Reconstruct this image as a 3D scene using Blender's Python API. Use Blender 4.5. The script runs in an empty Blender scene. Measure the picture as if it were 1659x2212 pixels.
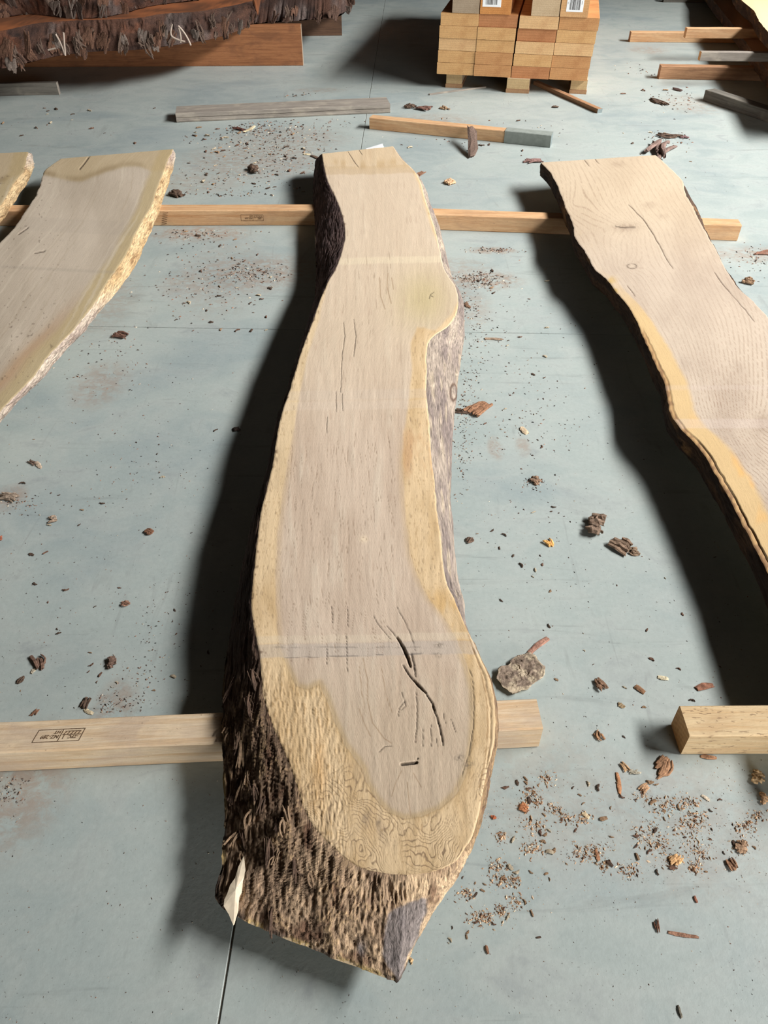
import bpy, bmesh, math, random
import numpy as np
from mathutils import Vector, Matrix

# ------------------------------------------------------------------ camera, light, exposure
H = 1.6                      # camera height (m); heights below are given as fractions of it
F = 1650.0                   # focal length in pixels of a 1659 x 2212 frame
PITCH = math.radians(42.6)
scene = bpy.context.scene
COL = scene.collection

cam_d = bpy.data.cameras.new('camera')
cam_d.sensor_fit = 'VERTICAL'
cam_d.sensor_height = 36.0
cam_d.lens = F / 2212.0 * 36.0
cam_d.clip_end = 100
cam = bpy.data.objects.new('camera', cam_d)
COL.objects.link(cam)
cam.location = (0, 0, H)
cam.rotation_euler = (math.pi / 2 - PITCH, 0, 0)
scene.camera = cam

world = bpy.data.worlds.new('world')
scene.world = world
world.use_nodes = True
world.node_tree.nodes['Background'].inputs[0].default_value = (1.0, 0.80, 0.66, 1)
world.node_tree.nodes['Background'].inputs[1].default_value = 0.022


def area(name, loc, target, sx, sy, power, color):
    d = bpy.data.lights.new(name, 'AREA')
    d.shape = 'RECTANGLE'
    d.size, d.size_y = sx, sy
    d.energy = power
    d.color = color
    o = bpy.data.objects.new(name, d)
    COL.objects.link(o)
    o.location = loc
    v = Vector(target) - Vector(loc)
    o.rotation_euler = v.to_track_quat('-Z', 'Y').to_euler()
    return o


# daylight through the long high opening on the right-hand side of the shed
area('shed_opening', (7.3, 3.6, 5.5), (1.2, 5.2, 0), 8.5, 1.1, 590, (1.0, 0.985, 0.965)).data.spread = math.radians(82)
# unseen fill light added low behind the camera to lighten front faces
area('front_fill', (4.2, -5.6, 1.15), (0.2, 4.5, 0.3), 5.0, 2.0, 560, (1.0, 0.99, 0.97))

scene.view_settings.view_transform = 'Standard'
scene.view_settings.look = 'None'
scene.view_settings.exposure = 0.0
scene.view_settings.gamma = 1.0
scene.view_settings.use_curve_mapping = False

# ------------------------------------------------------------------ helpers
random.seed(4)
CP, SP = math.cos(PITCH), math.sin(PITCH)


def P(px, py, zf=0.0):
    """photo pixel -> point on the horizontal plane at height zf*H"""
    dx, dy = px - 829.5, py - 1106.0
    r = (dx, F * CP - dy * SP, -F * SP - dy * CP)
    t = (H - zf * H) / -r[2]
    return Vector((r[0] * t, r[1] * t, zf * H))


def PA(a, zf):
    a = np.asarray(a, float)
    dx, dy = a[..., 0] - 829.5, a[..., 1] - 1106.0
    t = (H - zf * H) / (F * SP + dy * CP)
    return np.stack([dx * t, (F * CP - dy * SP) * t], -1)


def PX(X, Y, z):
    d = Y * CP + (H - z) * SP
    u = Y * SP - (H - z) * CP
    return 829.5 + F * X / d, 1106 - F * u / d


def lin(c):
    c = np.asarray(c, float) / 255.0
    return np.where(c <= 0.04045, c / 12.92, ((c + 0.055) / 1.055) ** 2.4)


def lin4(c):
    return tuple(float(v) for v in lin(c)) + (1.0,)


def _h(ix, iy, iz, s):
    n = (ix * 374761393 + iy * 668265263 + iz * 2147483647 + s * 1274126177) & 0xFFFFFFFF
    n = ((n ^ (n >> 13)) * 1274126177) & 0xFFFFFFFF
    n = ((n ^ (n >> 16)) * 2246822519) & 0xFFFFFFFF
    return ((n ^ (n >> 15)) & 0xFFFFFF) / float(0xFFFFFF)


def vn(x, y, z=0.0, s=0):
    x, y, z = np.broadcast_arrays(np.asarray(x, float), np.asarray(y, float), np.asarray(z, float))
    fx, fy, fz = np.floor(x), np.floor(y), np.floor(z)
    ix, iy, iz = fx.astype(np.int64), fy.astype(np.int64), fz.astype(np.int64)
    a, b, c = x - fx, y - fy, z - fz
    a, b, c = a * a * (3 - 2 * a), b * b * (3 - 2 * b), c * c * (3 - 2 * c)
    r = 0
    for i in (0, 1):
        for j in (0, 1):
            for k in (0, 1):
                w = (a if i else 1 - a) * (b if j else 1 - b) * (c if k else 1 - c)
                r = r + w * _h(ix + i, iy + j, iz + k, s)
    return r * 2 - 1


def fbm(x, y, z=0.0, o=4, s=0):
    r, a, f, t = 0, 1.0, 1.0, 0
    for i in range(o):
        r = r + a * vn(x * f, y * f, np.asarray(z) * f, s + i * 17)
        t += a
        a *= 0.5
        f *= 2.03
    return r / t


def sm(a, b, x):
    t = np.clip((x - a) / (b - a), 0, 1)
    return t * t * (3 - 2 * t)


def mix(a, b, t):
    t = np.asarray(t)[..., None]
    return a * (1 - t) + b * t


def segdist(x, y, poly):
    """distance to a polyline, and position 0..1 along it"""
    best = np.full(np.shape(x), 1e9)
    at = np.zeros(np.shape(x))
    n = len(poly) - 1
    for i in range(n):
        ax, ay = poly[i]
        bx, by = poly[i + 1]
        L = (bx - ax) ** 2 + (by - ay) ** 2 + 1e-9
        t = np.clip(((x - ax) * (bx - ax) + (y - ay) * (by - ay)) / L, 0, 1)
        d = np.hypot(x - ax - t * (bx - ax), y - ay - t * (by - ay))
        m = d < best
        best = np.where(m, d, best)
        at = np.where(m, (i + t) / n, at)
    return best, at


def inpoly(x, y, poly):
    r = np.zeros(np.shape(x), bool)
    j = len(poly) - 1
    for i in range(len(poly)):
        xi, yi = poly[i]
        xj, yj = poly[j]
        if yi != yj:
            c = ((yi > y) != (yj > y)) & (x < (xj - xi) * (y - yi) / (yj - yi) + xi)
            r ^= c
        j = i
    return r


def sdpoly(x, y, poly):
    d, _ = segdist(x, y, list(poly) + [poly[0]])
    return np.where(inpoly(x, y, poly), d, -d)      # positive inside


def mesh_np(name, V, Q, cols=None, uv=None, smooth=True):
    V = np.asarray(V, np.float32)
    Q = np.asarray(Q, np.int32)
    k = Q.shape[1]
    me = bpy.data.meshes.new(name)
    me.vertices.add(len(V))
    me.vertices.foreach_set('co', V.ravel())
    me.loops.add(Q.size)
    me.loops.foreach_set('vertex_index', Q.ravel())
    me.polygons.add(len(Q))
    me.polygons.foreach_set('loop_start', np.arange(0, Q.size, k, dtype=np.int32))
    me.update(calc_edges=True)
    me.polygons.foreach_set('use_smooth', np.full(len(Q), smooth))
    if cols is not None:
        a = me.attributes.new('Col', 'FLOAT_COLOR', 'POINT')
        c = np.ones((len(V), 4), np.float32)
        c[:, :3] = cols
        a.data.foreach_set('color', c.ravel())
    if uv is not None:
        l = me.uv_layers.new(name='UVMap')
        l.data.foreach_set('uv', np.asarray(uv, np.float32)[Q.ravel()].ravel())
    return me


def ob(name, me, mat=None, parent=None, loc=None):
    o = bpy.data.objects.new(name, me)
    COL.objects.link(o)
    if mat:
        me.materials.append(mat)
    if parent:
        o.parent = parent
    if loc is not None:
        o.location = loc
    return o


def tag(o, label=None, cat=None, group=None, kind=None):
    if label:
        o['label'] = label
    if cat:
        o['category'] = cat
    if group:
        o['group'] = group
    if kind:
        o['kind'] = kind
    return o


def empty(name, loc, label, cat, group=None):
    o = bpy.data.objects.new(name, None)
    COL.objects.link(o)
    o.empty_display_size = 0.05
    o.location = loc
    return tag(o, label, cat, group)


# ------------------------------------------------------------------ materials
class NT:
    def __init__(s, name):
        s.m = bpy.data.materials.new(name)
        s.m.use_nodes = True
        s.t = s.m.node_tree
        s.b = s.t.nodes['Principled BSDF']
        s.b.inputs['Specular IOR Level'].default_value = 0.3

    def n(s, kind, **kw):
        o = s.t.nodes.new(kind)
        for k, v in kw.items():
            if k in o.inputs:
                s.inp(o.inputs[k], v)
            else:
                setattr(o, k, v)
        return o

    def inp(s, sock, v):
        if isinstance(v, bpy.types.NodeSocket):
            s.t.links.new(v, sock)
        else:
            sock.default_value = v

    def mapping(s, src, scale, rot=(0, 0, 0)):
        m = s.n('ShaderNodeMapping')
        s.t.links.new(src, m.inputs[0])
        m.inputs['Scale'].default_value = scale
        m.inputs['Rotation'].default_value = rot
        return m.outputs[0]

    def noise(s, vec, scale, detail=4, rough=0.5, dist=0.0):
        o = s.n('ShaderNodeTexNoise')
        s.t.links.new(vec, o.inputs['Vector'])
        o.inputs['Scale'].default_value = scale
        o.inputs['Detail'].default_value = detail
        o.inputs['Roughness'].default_value = rough
        o.inputs['Distortion'].default_value = dist
        return o.outputs[0]

    def ramp(s, f, a, b, lo=0.0, hi=1.0, smooth=True):
        o = s.n('ShaderNodeMapRange')
        o.interpolation_type = 'SMOOTHSTEP' if smooth else 'LINEAR'
        s.t.links.new(f, o.inputs[0])
        for i, v in enumerate((a, b, lo, hi)):
            o.inputs[i + 1].default_value = v
        return o.outputs[0]

    def math(s, op, a, b=0.0):
        o = s.n('ShaderNodeMath')
        o.operation = op
        s.inp(o.inputs[0], a)
        s.inp(o.inputs[1], b)
        return o.outputs[0]

    def mixc(s, f, a, b, mode='MIX'):
        o = s.n('ShaderNodeMix')
        o.data_type = 'RGBA'
        o.blend_type = mode
        s.inp(o.inputs[0], f)
        s.inp(o.inputs[6], a)
        s.inp(o.inputs[7], b)
        return o.outputs[2]

    def bump(s, h, dist, strength=1.0, nrm=None):
        o = s.n('ShaderNodeBump')
        s.t.links.new(h, o.inputs['Height'])
        o.inputs['Distance'].default_value = dist
        o.inputs['Strength'].default_value = strength
        if nrm:
            s.t.links.new(nrm, o.inputs['Normal'])
        return o.outputs[0]

    def out(s, color=None, rough=None, normal=None):
        if color is not None:
            s.inp(s.b.inputs['Base Color'], color)
        if rough is not None:
            s.inp(s.b.inputs['Roughness'], rough)
        if normal is not None:
            s.t.links.new(normal, s.b.inputs['Normal'])
        return s.m


def m_sawn():
    k = NT('sawn_wood')
    uv = k.n('ShaderNodeTexCoord').outputs['UV']
    col = k.n('ShaderNodeAttribute', attribute_name='Col').outputs['Color']
    g1 = k.noise(k.mapping(uv, (260, 9, 1)), 1.0, 3, 0.55, 0.15)
    g2 = k.noise(k.mapping(uv, (700, 60, 1)), 1.0, 2, 0.6)
    saw = k.noise(k.mapping(uv, (3, 420, 1)), 1.0, 1, 0.5)
    f = k.ramp(g1, 0.25, 0.75, 0.90, 1.08, False)
    c = k.mixc(1.0, col, k.n('ShaderNodeCombineColor', Red=f, Green=f, Blue=f).outputs[0], 'MULTIPLY')
    f2 = k.ramp(g2, 0.28, 0.46, 0.86, 1.0)
    c = k.mixc(1.0, c, k.n('ShaderNodeCombineColor', Red=f2, Green=f2, Blue=f2).outputs[0], 'MULTIPLY')
    h = k.math('ADD', g2, k.math('MULTIPLY', saw, 0.35))
    return k.out(c, 0.75, k.bump(h, 0.0009, 0.6))


def m_bark():
    k = NT('bark')
    oc = k.n('ShaderNodeTexCoord').outputs['Object']
    col = k.n('ShaderNodeAttribute', attribute_name='Col').outputs['Color']
    g1 = k.noise(k.mapping(oc, (260, 22, 180)), 1.0, 4, 0.6, 0.4)
    g2 = k.noise(k.mapping(oc, (60, 18, 60)), 1.0, 3, 0.6, 0.8)
    f = k.ramp(g1, 0.32, 0.68, 0.45, 1.38, False)
    c = k.mixc(1.0, col, k.n('ShaderNodeCombineColor', Red=f, Green=f, Blue=f).outputs[0], 'MULTIPLY')
    h = k.math('ADD', g1, g2)
    return k.out(c, 0.9, k.bump(h, 0.0034, 0.9))


def m_attr(name, rough=0.85, scale=(60, 60, 60), amt=0.25, bd=0.002):
    k = NT(name)
    oc = k.n('ShaderNodeTexCoord').outputs['Object']
    col = k.n('ShaderNodeAttribute', attribute_name='Col').outputs['Color']
    g = k.noise(k.mapping(oc, scale), 1.0, 4, 0.6, 0.3)
    f = k.ramp(g, 0.3, 0.7, 1 - amt, 1 + amt, False)
    c = k.mixc(1.0, col, k.n('ShaderNodeCombineColor', Red=f, Green=f, Blue=f).outputs[0], 'MULTIPLY')
    return k.out(c, rough, k.bump(g, bd, 0.8))


def m_timber(name, base, dark, stain=None, knots=0.0, stain_amt=0.5, rough=0.7, checks=0.0, seed=0.0):
    """sawn timber, grain along the local X axis"""
    k = NT(name)
    oc = k.n('ShaderNodeTexCoord').outputs['Object']
    if seed:
        v = k.n('ShaderNodeVectorMath')
        v.operation = 'ADD'
        k.t.links.new(oc, v.inputs[0])
        v.inputs[1].default_value = (seed, seed * 0.7, seed * 0.3)
        oc = v.outputs[0]
    g = k.noise(k.mapping(oc, (3.0, 70, 70)), 1.0, 4, 0.6, 0.6)
    fine = k.noise(k.mapping(oc, (30, 420, 420)), 1.0, 2, 0.6)
    blot = k.noise(k.mapping(oc, (6, 12, 12)), 1.0, 3, 0.6, 0.5)
    c = k.mixc(k.ramp(g, 0.35, 0.72), lin4(base), lin4(dark))
    f = k.ramp(fine, 0.3, 0.7, 0.88, 1.08, False)
    c = k.mixc(1.0, c, k.n('ShaderNodeCombineColor', Red=f, Green=f, Blue=f).outputs[0], 'MULTIPLY')
    if stain:
        c = k.mixc(k.ramp(blot, 0.48, 0.70, 0, stain_amt), c, lin4(stain))
    speck = k.noise(k.mapping(oc, (90, 130, 130)), 1.0, 3, 0.7)
    c = k.mixc(k.ramp(speck, 0.66, 0.74, 0, 0.5), c, lin4((90, 72, 60)))
    if checks:
        ck = k.noise(k.mapping(oc, (45, 150, 150), (0, 0, 0.9)), 1.0, 2, 0.5, 0.2)
        c = k.mixc(k.ramp(ck, 0.63, 0.68, 0, checks), c, lin4((110, 85, 62)))
    h = k.math('ADD', fine, k.math('MULTIPLY', speck, 0.8))
    return k.out(c, rough, k.bump(h, 0.0012, 0.6))


def m_end(name, base, dark, seed=0.0):
    """sawn end grain: arcs of growth rings on the local YZ plane"""
    k = NT(name)
    oc = k.n('ShaderNodeTexCoord').outputs['Object']
    mp = k.n('ShaderNodeMapping')
    k.t.links.new(oc, mp.inputs[0])
    mp.inputs['Location'].default_value = (0, 0.05 + seed * 0.03, 0.12)
    mp.inputs['Scale'].default_value = (0.02, 1, 1)
    w = k.n('ShaderNodeTexWave')
    w.wave_type = 'RINGS'
    w.rings_direction = 'SPHERICAL'
    k.t.links.new(mp.outputs[0], w.inputs['Vector'])
    w.inputs['Scale'].default_value = 26
    w.inputs['Distortion'].default_value = 3
    w.inputs['Detail'].default_value = 2
    w.inputs['Detail Scale'].default_value = 1.2
    n = k.noise(k.mapping(oc, (120, 120, 120)), 1.0, 4, 0.65)
    b = k.noise(k.mapping(oc, (9, 9, 9)), 1.0, 3, 0.6)
    c = k.mixc(k.math('MULTIPLY', w.outputs['Fac'] if 'Fac' in w.outputs else w.outputs[1], 0.28), lin4(base), lin4(dark))
    c = k.mixc(k.ramp(b, 0.45, 0.75, 0, 0.5), c, lin4(dark))
    f = k.ramp(n, 0.3, 0.7, 0.82, 1.12, False)
    c = k.mixc(1.0, c, k.n('ShaderNodeCombineColor', Red=f, Green=f, Blue=f).outputs[0], 'MULTIPLY')
    return k.out(c, 0.8, k.bump(n, 0.0015, 0.6))


def m_floor():
    k = NT('concrete')
    oc = k.n('ShaderNodeTexCoord').outputs['Object']
    big = k.noise(k.mapping(oc, (1.1, 1.5, 1)), 1.0, 4, 0.6, 0.5)
    mid = k.noise(k.mapping(oc, (5, 7, 1)), 1.0, 5, 0.65, 0.8)
    fine = k.noise(k.mapping(oc, (70, 70, 1)), 1.0, 4, 0.7)
    scr = k.noise(k.mapping(oc, (1.6, 16, 1), (0, 0, 0.22)), 1.0, 4, 0.6, 1.2)
    scr2 = k.noise(k.mapping(oc, (15, 2.2, 1), (0, 0, 0.5)), 1.0, 3, 0.6, 1.5)
    c = k.mixc(k.ramp(big, 0.35, 0.68), lin4((162, 171, 167)), lin4((148, 159, 158)))
    c = k.mixc(k.ramp(mid, 0.35, 0.75, 0, 0.7), c, lin4((170, 175, 170)))
    c = k.mixc(k.ramp(mid, 0.54, 0.74, 0, 0.5), c, lin4((128, 136, 138)))
    c = k.mixc(k.ramp(scr, 0.60, 0.74, 0, 0.38), c, lin4((118, 122, 120)))
    c = k.mixc(k.ramp(scr2, 0.62, 0.76, 0, 0.30), c, lin4((122, 124, 122)))
    c = k.mixc(k.ramp(big, 0.50, 0.70, 0, 0.45), c, lin4((140, 152, 154)))
    # dusty brown patches left by bark lying about
    dust = [(430, 505, .30, .06, .9), (545, 590, .34, .12, .8), (430, 610, .20, .10, .55), (610, 575, .2, .08, .5),
            (560, 345, .55, .22, .65), (620, 300, .45, .16, .55), (430, 390, .35, .12, .45), (210, 650, .2, .2, .5),
            (1045, 605, .20, .06, .9), (990, 590, .2, .1, .5), (1065, 541, .14, .025, .95), (1000, 660, .14, .12, .5),
            (215, 830, .12, .10, .6), (1130, 965, .03, .035, .6), (1070, 968, .03, .04, .7), (1640, 550, .3, .06, .7),
            (1500, 225, .28, .16, .5), (1400, 108, .2, .1, .6), (940, 260, .35, .10, .5), (30, 1700, .14, .10, .7),
            (250, 1525, .06, .05, .7), (480, 600, .25, .25, .35), (20, 1075, .06, .04, .7), (1200, 1720, .20, .10, .25),
            (1480, 1780, .25, .10, .28), (690, 195, .22, .05, .5)]
    det = k.noise(k.mapping(oc, (22, 30, 1)), 1.0, 5, 0.75, 0.6)
    det = k.ramp(det, 0.36, 0.62, 0.0, 1.0)
    tot = None
    sep = k.n('ShaderNodeSeparateXYZ')
    k.t.links.new(oc, sep.inputs[0])
    for px, py, rx, ry, a in dust:
        p = P(px, py, 0)
        dx = k.math('MULTIPLY', k.math('SUBTRACT', sep.outputs[0], p.x), 1 / (rx * H * 0.7))
        dy = k.math('MULTIPLY', k.math('SUBTRACT', sep.outputs[1], p.y), 1 / (ry * H * 1.3))
        r = k.math('ADD', k.math('MULTIPLY', dx, dx), k.math('MULTIPLY', dy, dy))
        v = k.ramp(r, 0.0, 1.0, a, 0.0)
        tot = v if tot is None else k.math('MAXIMUM', tot, v)
    c = k.mixc(k.math('MULTIPLY', tot, det), c, lin4((150, 132, 118)))
    spk = k.noise(k.mapping(oc, (160, 160, 1)), 1.0, 2, 0.6)
    c = k.mixc(k.ramp(spk, 0.675, 0.73, 0, 0.6), c, lin4((84, 82, 76)))
    f = k.ramp(fine, 0.25, 0.75, 0.93, 1.06, False)
    c = k.mixc(1.0, c, k.n('ShaderNodeCombineColor', Red=f, Green=f, Blue=f).outputs[0], 'MULTIPLY')
    k.b.inputs['Specular IOR Level'].default_value = 0.45
    return k.out(c, k.ramp(mid, 0.3, 0.7, 0.42, 0.58), k.bump(k.math('ADD', fine, mid), 0.0012, 0.35))


def m_plain(name, rgb, rough=0.8, amt=0.1, sc=80):
    k = NT(name)
    oc = k.n('ShaderNodeTexCoord').outputs['Object']
    n = k.noise(k.mapping(oc, (sc, sc, sc)), 1.0, 3, 0.6)
    f = k.ramp(n, 0.3, 0.7, 1 - amt, 1 + amt, False)
    c = k.mixc(1.0, lin4(rgb), k.n('ShaderNodeCombineColor', Red=f, Green=f, Blue=f).outputs[0], 'MULTIPLY')
    return k.out(c, rough, k.bump(n, 0.001, 0.4))


M_SAWN, M_BARK, M_CHIP = m_sawn(), m_bark(), m_attr('bark_chip', 0.9, (140, 140, 140), 0.4, 0.003)
M_FLOOR = m_floor()
M_JOINT = m_plain('joint_dirt', (104, 98, 88))
M_PINE = m_timber('pale_pine', (206, 186, 158), (190, 160, 124), (172, 152, 134), rough=0.75)
M_PINE2 = m_timber('tan_pine', (205, 168, 128), (186, 140, 98), (160, 128, 100), seed=2.3)
M_PINE3 = m_timber('knotty_pine', (202, 178, 140), (188, 156, 114), (170, 138, 102), checks=0.6, seed=5.1)
M_ENDP = m_end('pine_end', (205, 165, 115), (170, 118, 70))
M_GREY = m_timber('weathered_wood', (150, 142, 132), (122, 114, 106), (176, 166, 150), seed=1.2)
M_GREYD = m_timber('dark_weathered_wood', (110, 106, 98), (84, 80, 74), (130, 124, 112), seed=3.2)
M_BEAM = m_timber('red_brown_beam', (152, 102, 66), (126, 80, 50), (104, 68, 46), stain_amt=0.5, seed=4.4)
M_BROWN = m_timber('brown_board', (172, 132, 98), (138, 100, 72), (118, 88, 66), seed=6.4)
M_WHITE = m_plain('white_wood', (222, 206, 180), 0.7, .14, 60)
M_PAPER = m_plain('paper_label', (238, 240, 242), 0.5, 0.02)
M_INK = m_plain('ink', (48, 42, 38), 0.8)
M_INKB = m_plain('stamp_ink', (92, 70, 50), 0.8)
M_PAINT = m_plain('grey_end_paint', (116, 126, 126), 0.7)

# ------------------------------------------------------------------ floor: cast panels with saw-cut joints
A0, A1 = P(505, 2005), P(783, 300)
dA = (A1 - A0).normalized()
nA = Vector((dA.y, -dA.x, 0))                     # across
C0 = P(790, 714)
tC = (C0 - A0).dot(dA)
O = A0 + dA * tC                                   # crossing of the two joints
floor = tag(ob('floor', None), None, None, None, 'structure')
COL.objects.unlink(floor)
bpy.data.objects.remove(floor)
bm = bmesh.new()
for a, b in ((-30, -14), (30, -14), (30, 34), (-30, 34)):
    bm.verts.new((a, b, -0.003))
bm.faces.new(bm.verts)
me = bpy.data.meshes.new('floor')
bm.to_mesh(me)
bm.free()
floor = tag(ob('floor', me, M_JOINT), kind='structure')


def panel(u0, u1, v0, v1):
    g = 0.0017
    u0 += g; u1 -= g; v0 += g; v1 -= g
    bm = bmesh.new()
    top = []
    for (u, v) in ((u0, v0), (u1, v0), (u1, v1), (u0, v1)):
        p = O + nA * u + dA * v
        top.append(bm.verts.new((p.x, p.y, 0)))
    low = [bm.verts.new((w.co.x, w.co.y, -0.003)) for w in top]
    bm.faces.new(top)
    for i in range(4):
        bm.faces.new((top[i], low[i], low[(i + 1) % 4], top[(i + 1) % 4]))
    bmesh.ops.bevel(bm, geom=[e for e in bm.edges if abs(e.verts[0].co.z) < 1e-6 and abs(e.verts[1].co.z) < 1e-6],
                    offset=0.0015, segments=1, affect='EDGES')
    bmesh.ops.recalc_face_normals(bm, faces=bm.faces)
    me = bpy.data.meshes.new('concrete_panel')
    bm.to_mesh(me)
    bm.free()
    return ob('concrete_panel', me, M_FLOOR, floor)


for u0, u1 in ((-12.0, -6.0), (-6.0, 0.0), (0.0, 6.0), (6.0, 12.0)):
    for v0, v1 in ((-6, 0), (0, 8), (8, 16), (16, 24)):
        panel(u0, u1, v0, v1)

# ------------------------------------------------------------------ timbers


def timber_mesh(name, L, w, h, groove=False, rough=0.0012, seed=0):
    """box along +X from the origin, front face at y=0, going back to y=w, z 0..h; edges eased, faces slightly uneven"""
    e = min(w, h) * 0.035 + 0.0006
    prof = [(e, 0), (w - e, 0), (w, e), (w, h - e), (w - e, h), (e, h), (0, h - e)]
    if groove:
        prof += [(0, h * .56), (0.006, h * .53), (0.006, h * .50), (0, h * .47), (0, h * .24), (-.002, h * .2)]
    prof += [(0, e)]
    n = max(2, int(L / 0.05))
    k = len(prof)
    xs = np.linspace(0, L, n + 1)
    V = []
    for i, x in enumerate(xs):
        for (y, z) in prof:
            V.append((x, y + rough * vn(x * 9, y * 30, z * 30 + seed * 7.1, 3), z + (rough * vn(x * 7, y * 30, z * 30 + 9 + seed, 5) if z > h * .2 else 0)))
    bm = bmesh.new()
    vs = [bm.verts.new(tuple(float(c) for c in v)) for v in V]
    for i in range(n):
        for j in range(k):
            a, b = i * k + j, i * k + (j + 1) % k
            bm.faces.new((vs[a], vs[b], vs[b + k], vs[a + k]))
    f1 = bm.faces.new([vs[j] for j in range(k)][::-1])
    f2 = bm.faces.new([vs[n * k + j] for j in range(k)])
    f1.material_index = f2.material_index = 1
    bmesh.ops.recalc_face_normals(bm, faces=bm.faces)
    me = bpy.data.meshes.new(name)
    bm.to_mesh(me)
    bm.free()
    return me


def timber(name, a, b, zf, w, h, mat, end, label, cat='timber', group=None, groove=False, parent=None, seed=0, tilt=0.0):
    """a, b: photo pixels of the two ends of the lower front edge, at height zf*H; w, h as fractions of H"""
    p, q = P(a[0], a[1], zf), P(b[0], b[1], zf)
    me = timber_mesh(name, (q - p).length, w * H, h * H, groove, seed=seed)
    o = ob(name, me, mat)
    me.materials.append(end)
    o.location = p
    d = q - p
    o.rotation_euler = (0, tilt, math.atan2(d.y, d.x))
    if parent:
        o.parent = parent
    elif label:
        tag(o, label, cat, group)
    return o


B = 0.05
front = timber('timber_bearer', (-260, 1680), (1163, 1614), 0, B, B, M_PINE, M_ENDP,
               'pale pine bearer crossing the near floor under the thick slab, stamped at left')
fright = timber('timber_bearer', (1470, 1630), (2350, 1628), 0, B, B, M_PINE3, M_ENDP,
                'pale knotty pine bearer end at the right edge, nearest the camera')
backl = timber('timber_bearer', (-160, 489), (772, 487), 0, B, B, M_PINE2, M_ENDP,
               'tan finger-jointed pine bearer under the far ends of the left slabs')
backr = timber('timber_bearer', (790, 491), (1592, 521), 0, B, B, M_PINE2, M_ENDP,
               'tan pine bearer under the far end of the right slab', seed=3)

# stamps on the bearers


def text_mesh(s, size, shear=0.0):
    cu = bpy.data.curves.new('txt', 'FONT')
    cu.body = s
    cu.size = size
    cu.extrude = 0.0002
    cu.shear = shear
    o = bpy.data.objects.new('txt', cu)
    COL.objects.link(o)
    dg = bpy.context.evaluated_depsgraph_get()
    me = bpy.data.meshes.new_from_object(o.evaluated_get(dg))
    bpy.data.objects.remove(o)
    return me


def stamp(parent, Mx, w, h, code, shear):
    """ink stamp: frame, divider, hatched mark at left, code at right; Mx maps the stamp plane onto the timber"""
    bm = bmesh.new()
    t = h * 0.035

    def bar(x0, y0, x1, y1, th=t):
        a, b = Vector((x0 + shear * y0, y0, 0)), Vector((x1 + shear * y1, y1, 0))
        d = (b - a).normalized()
        n = Vector((-d.y, d.x, 0)) * th * .5
        v = [bm.verts.new(p + Vector((0, 0, z))) for z in (0, .0003) for p in (a + n, a - n, b - n, b + n)]
        bm.faces.new((v[4], v[5], v[6], v[7]))
        for i in range(4):
            j = (i + 1) % 4
            bm.faces.new((v[i], v[j], v[j + 4], v[i + 4]))
    for q in ((0, 0, w, 0), (0, h, w, h), (0, 0, 0, h), (w, 0, w, h), (w * .46, 0, w * .46, h)):
        bar(*q)
    bar(w * .02, h * .46, w * .43, h * .46)
    bar(w * .06, h * .18, w * .40, h * .18)
    for i in range(5):
        bar(w * (.07 + i * .075), h * .2, w * (.10 + i * .075), h * .44, t * 1.3)
    bar(w * .38, h * .50, w * .38, h * .80)
    bmesh.ops.recalc_face_normals(bm, faces=bm.faces)
    for s, x, y, sz in ((code, .49, .46, .40), ('HT', .49, .10, .36), ('-ZPC', .06, .54, .34)):
        me = text_mesh(s, h * sz, shear)
        me.transform(Matrix.Translation((w * x + shear * h * y, h * y, 0.0001)))
        bm.from_mesh(me)
    me = bpy.data.meshes.new('ink_stamp')
    bm.to_mesh(me)
    bm.free()
    me.transform(Mx)
    o = ob('ink_stamp', me, M_INKB, parent)
    o['label'] = 'brown ink treatment stamp printed upside down, reading ' + code
    return o


def to_local(o, p):
    return Matrix.LocRotScale(o.location, o.rotation_euler, None).inverted() @ p


# front bearer: on the top face, upside down for the viewer
a = to_local(front, P(77, 1604, B))
b = to_local(front, P(189, 1573, B))
hh = b.y - a.y
ww = b.x - a.x
stamp(front, Matrix.Translation((b.x - 0.004, b.y, B * H + 0.0010)) @ Matrix.Rotation(math.pi, 4, 'Z'), ww * .96, hh, 'NZ-289', 0.25)
# back bearer: on the front face
q = to_local(backl, P(570, 474, 0.018))
q0 = to_local(backl, P(522, 474, 0.018))
stamp(backl, Matrix.Translation((q.x, -0.0008, .036 * H)) @ Matrix.Rotation(math.pi / 2, 4, 'X') @ Matrix.Rotation(math.pi, 4, 'Z'),
      q.x - q0.x, .019 * H, 'NZ-254', 0.0)
# finger joint on the back-left bearer
bm = bmesh.new()
fx = to_local(backl, P(346, 470, 0.025)).x
zz = np.linspace(0.006, B * H - 0.006, 13)
pts = [(fx + (0.028 if i % 2 else 0.0) + (z * .3), float(z)) for i, z in enumerate(zz)]
for (x0, z0), (x1, z1) in zip(pts[:-1], pts[1:]):
    v = [bm.verts.new((x0 - .0014, -.0016, z0)), bm.verts.new((x0 + .0014, -.0016, z0)),
         bm.verts.new((x1 + .0014, -.0016, z1)), bm.verts.new((x1 - .0014, -.0016, z1))]
    w_ = [bm.verts.new(p.co + Vector((0, .003, 0))) for p in v]
    bm.faces.new(v)
    for i in range(4):
        bm.faces.new((v[i], w_[i], w_[(i + 1) % 4], v[(i + 1) % 4]))
me = bpy.data.meshes.new('finger_joint')
bm.to_mesh(me)
bm.free()
o = ob('finger_joint', me, M_INKB, backl)
o['label'] = 'zigzag glue line of the finger joint'

# ------------------------------------------------------------------ live-edge slabs


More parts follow.
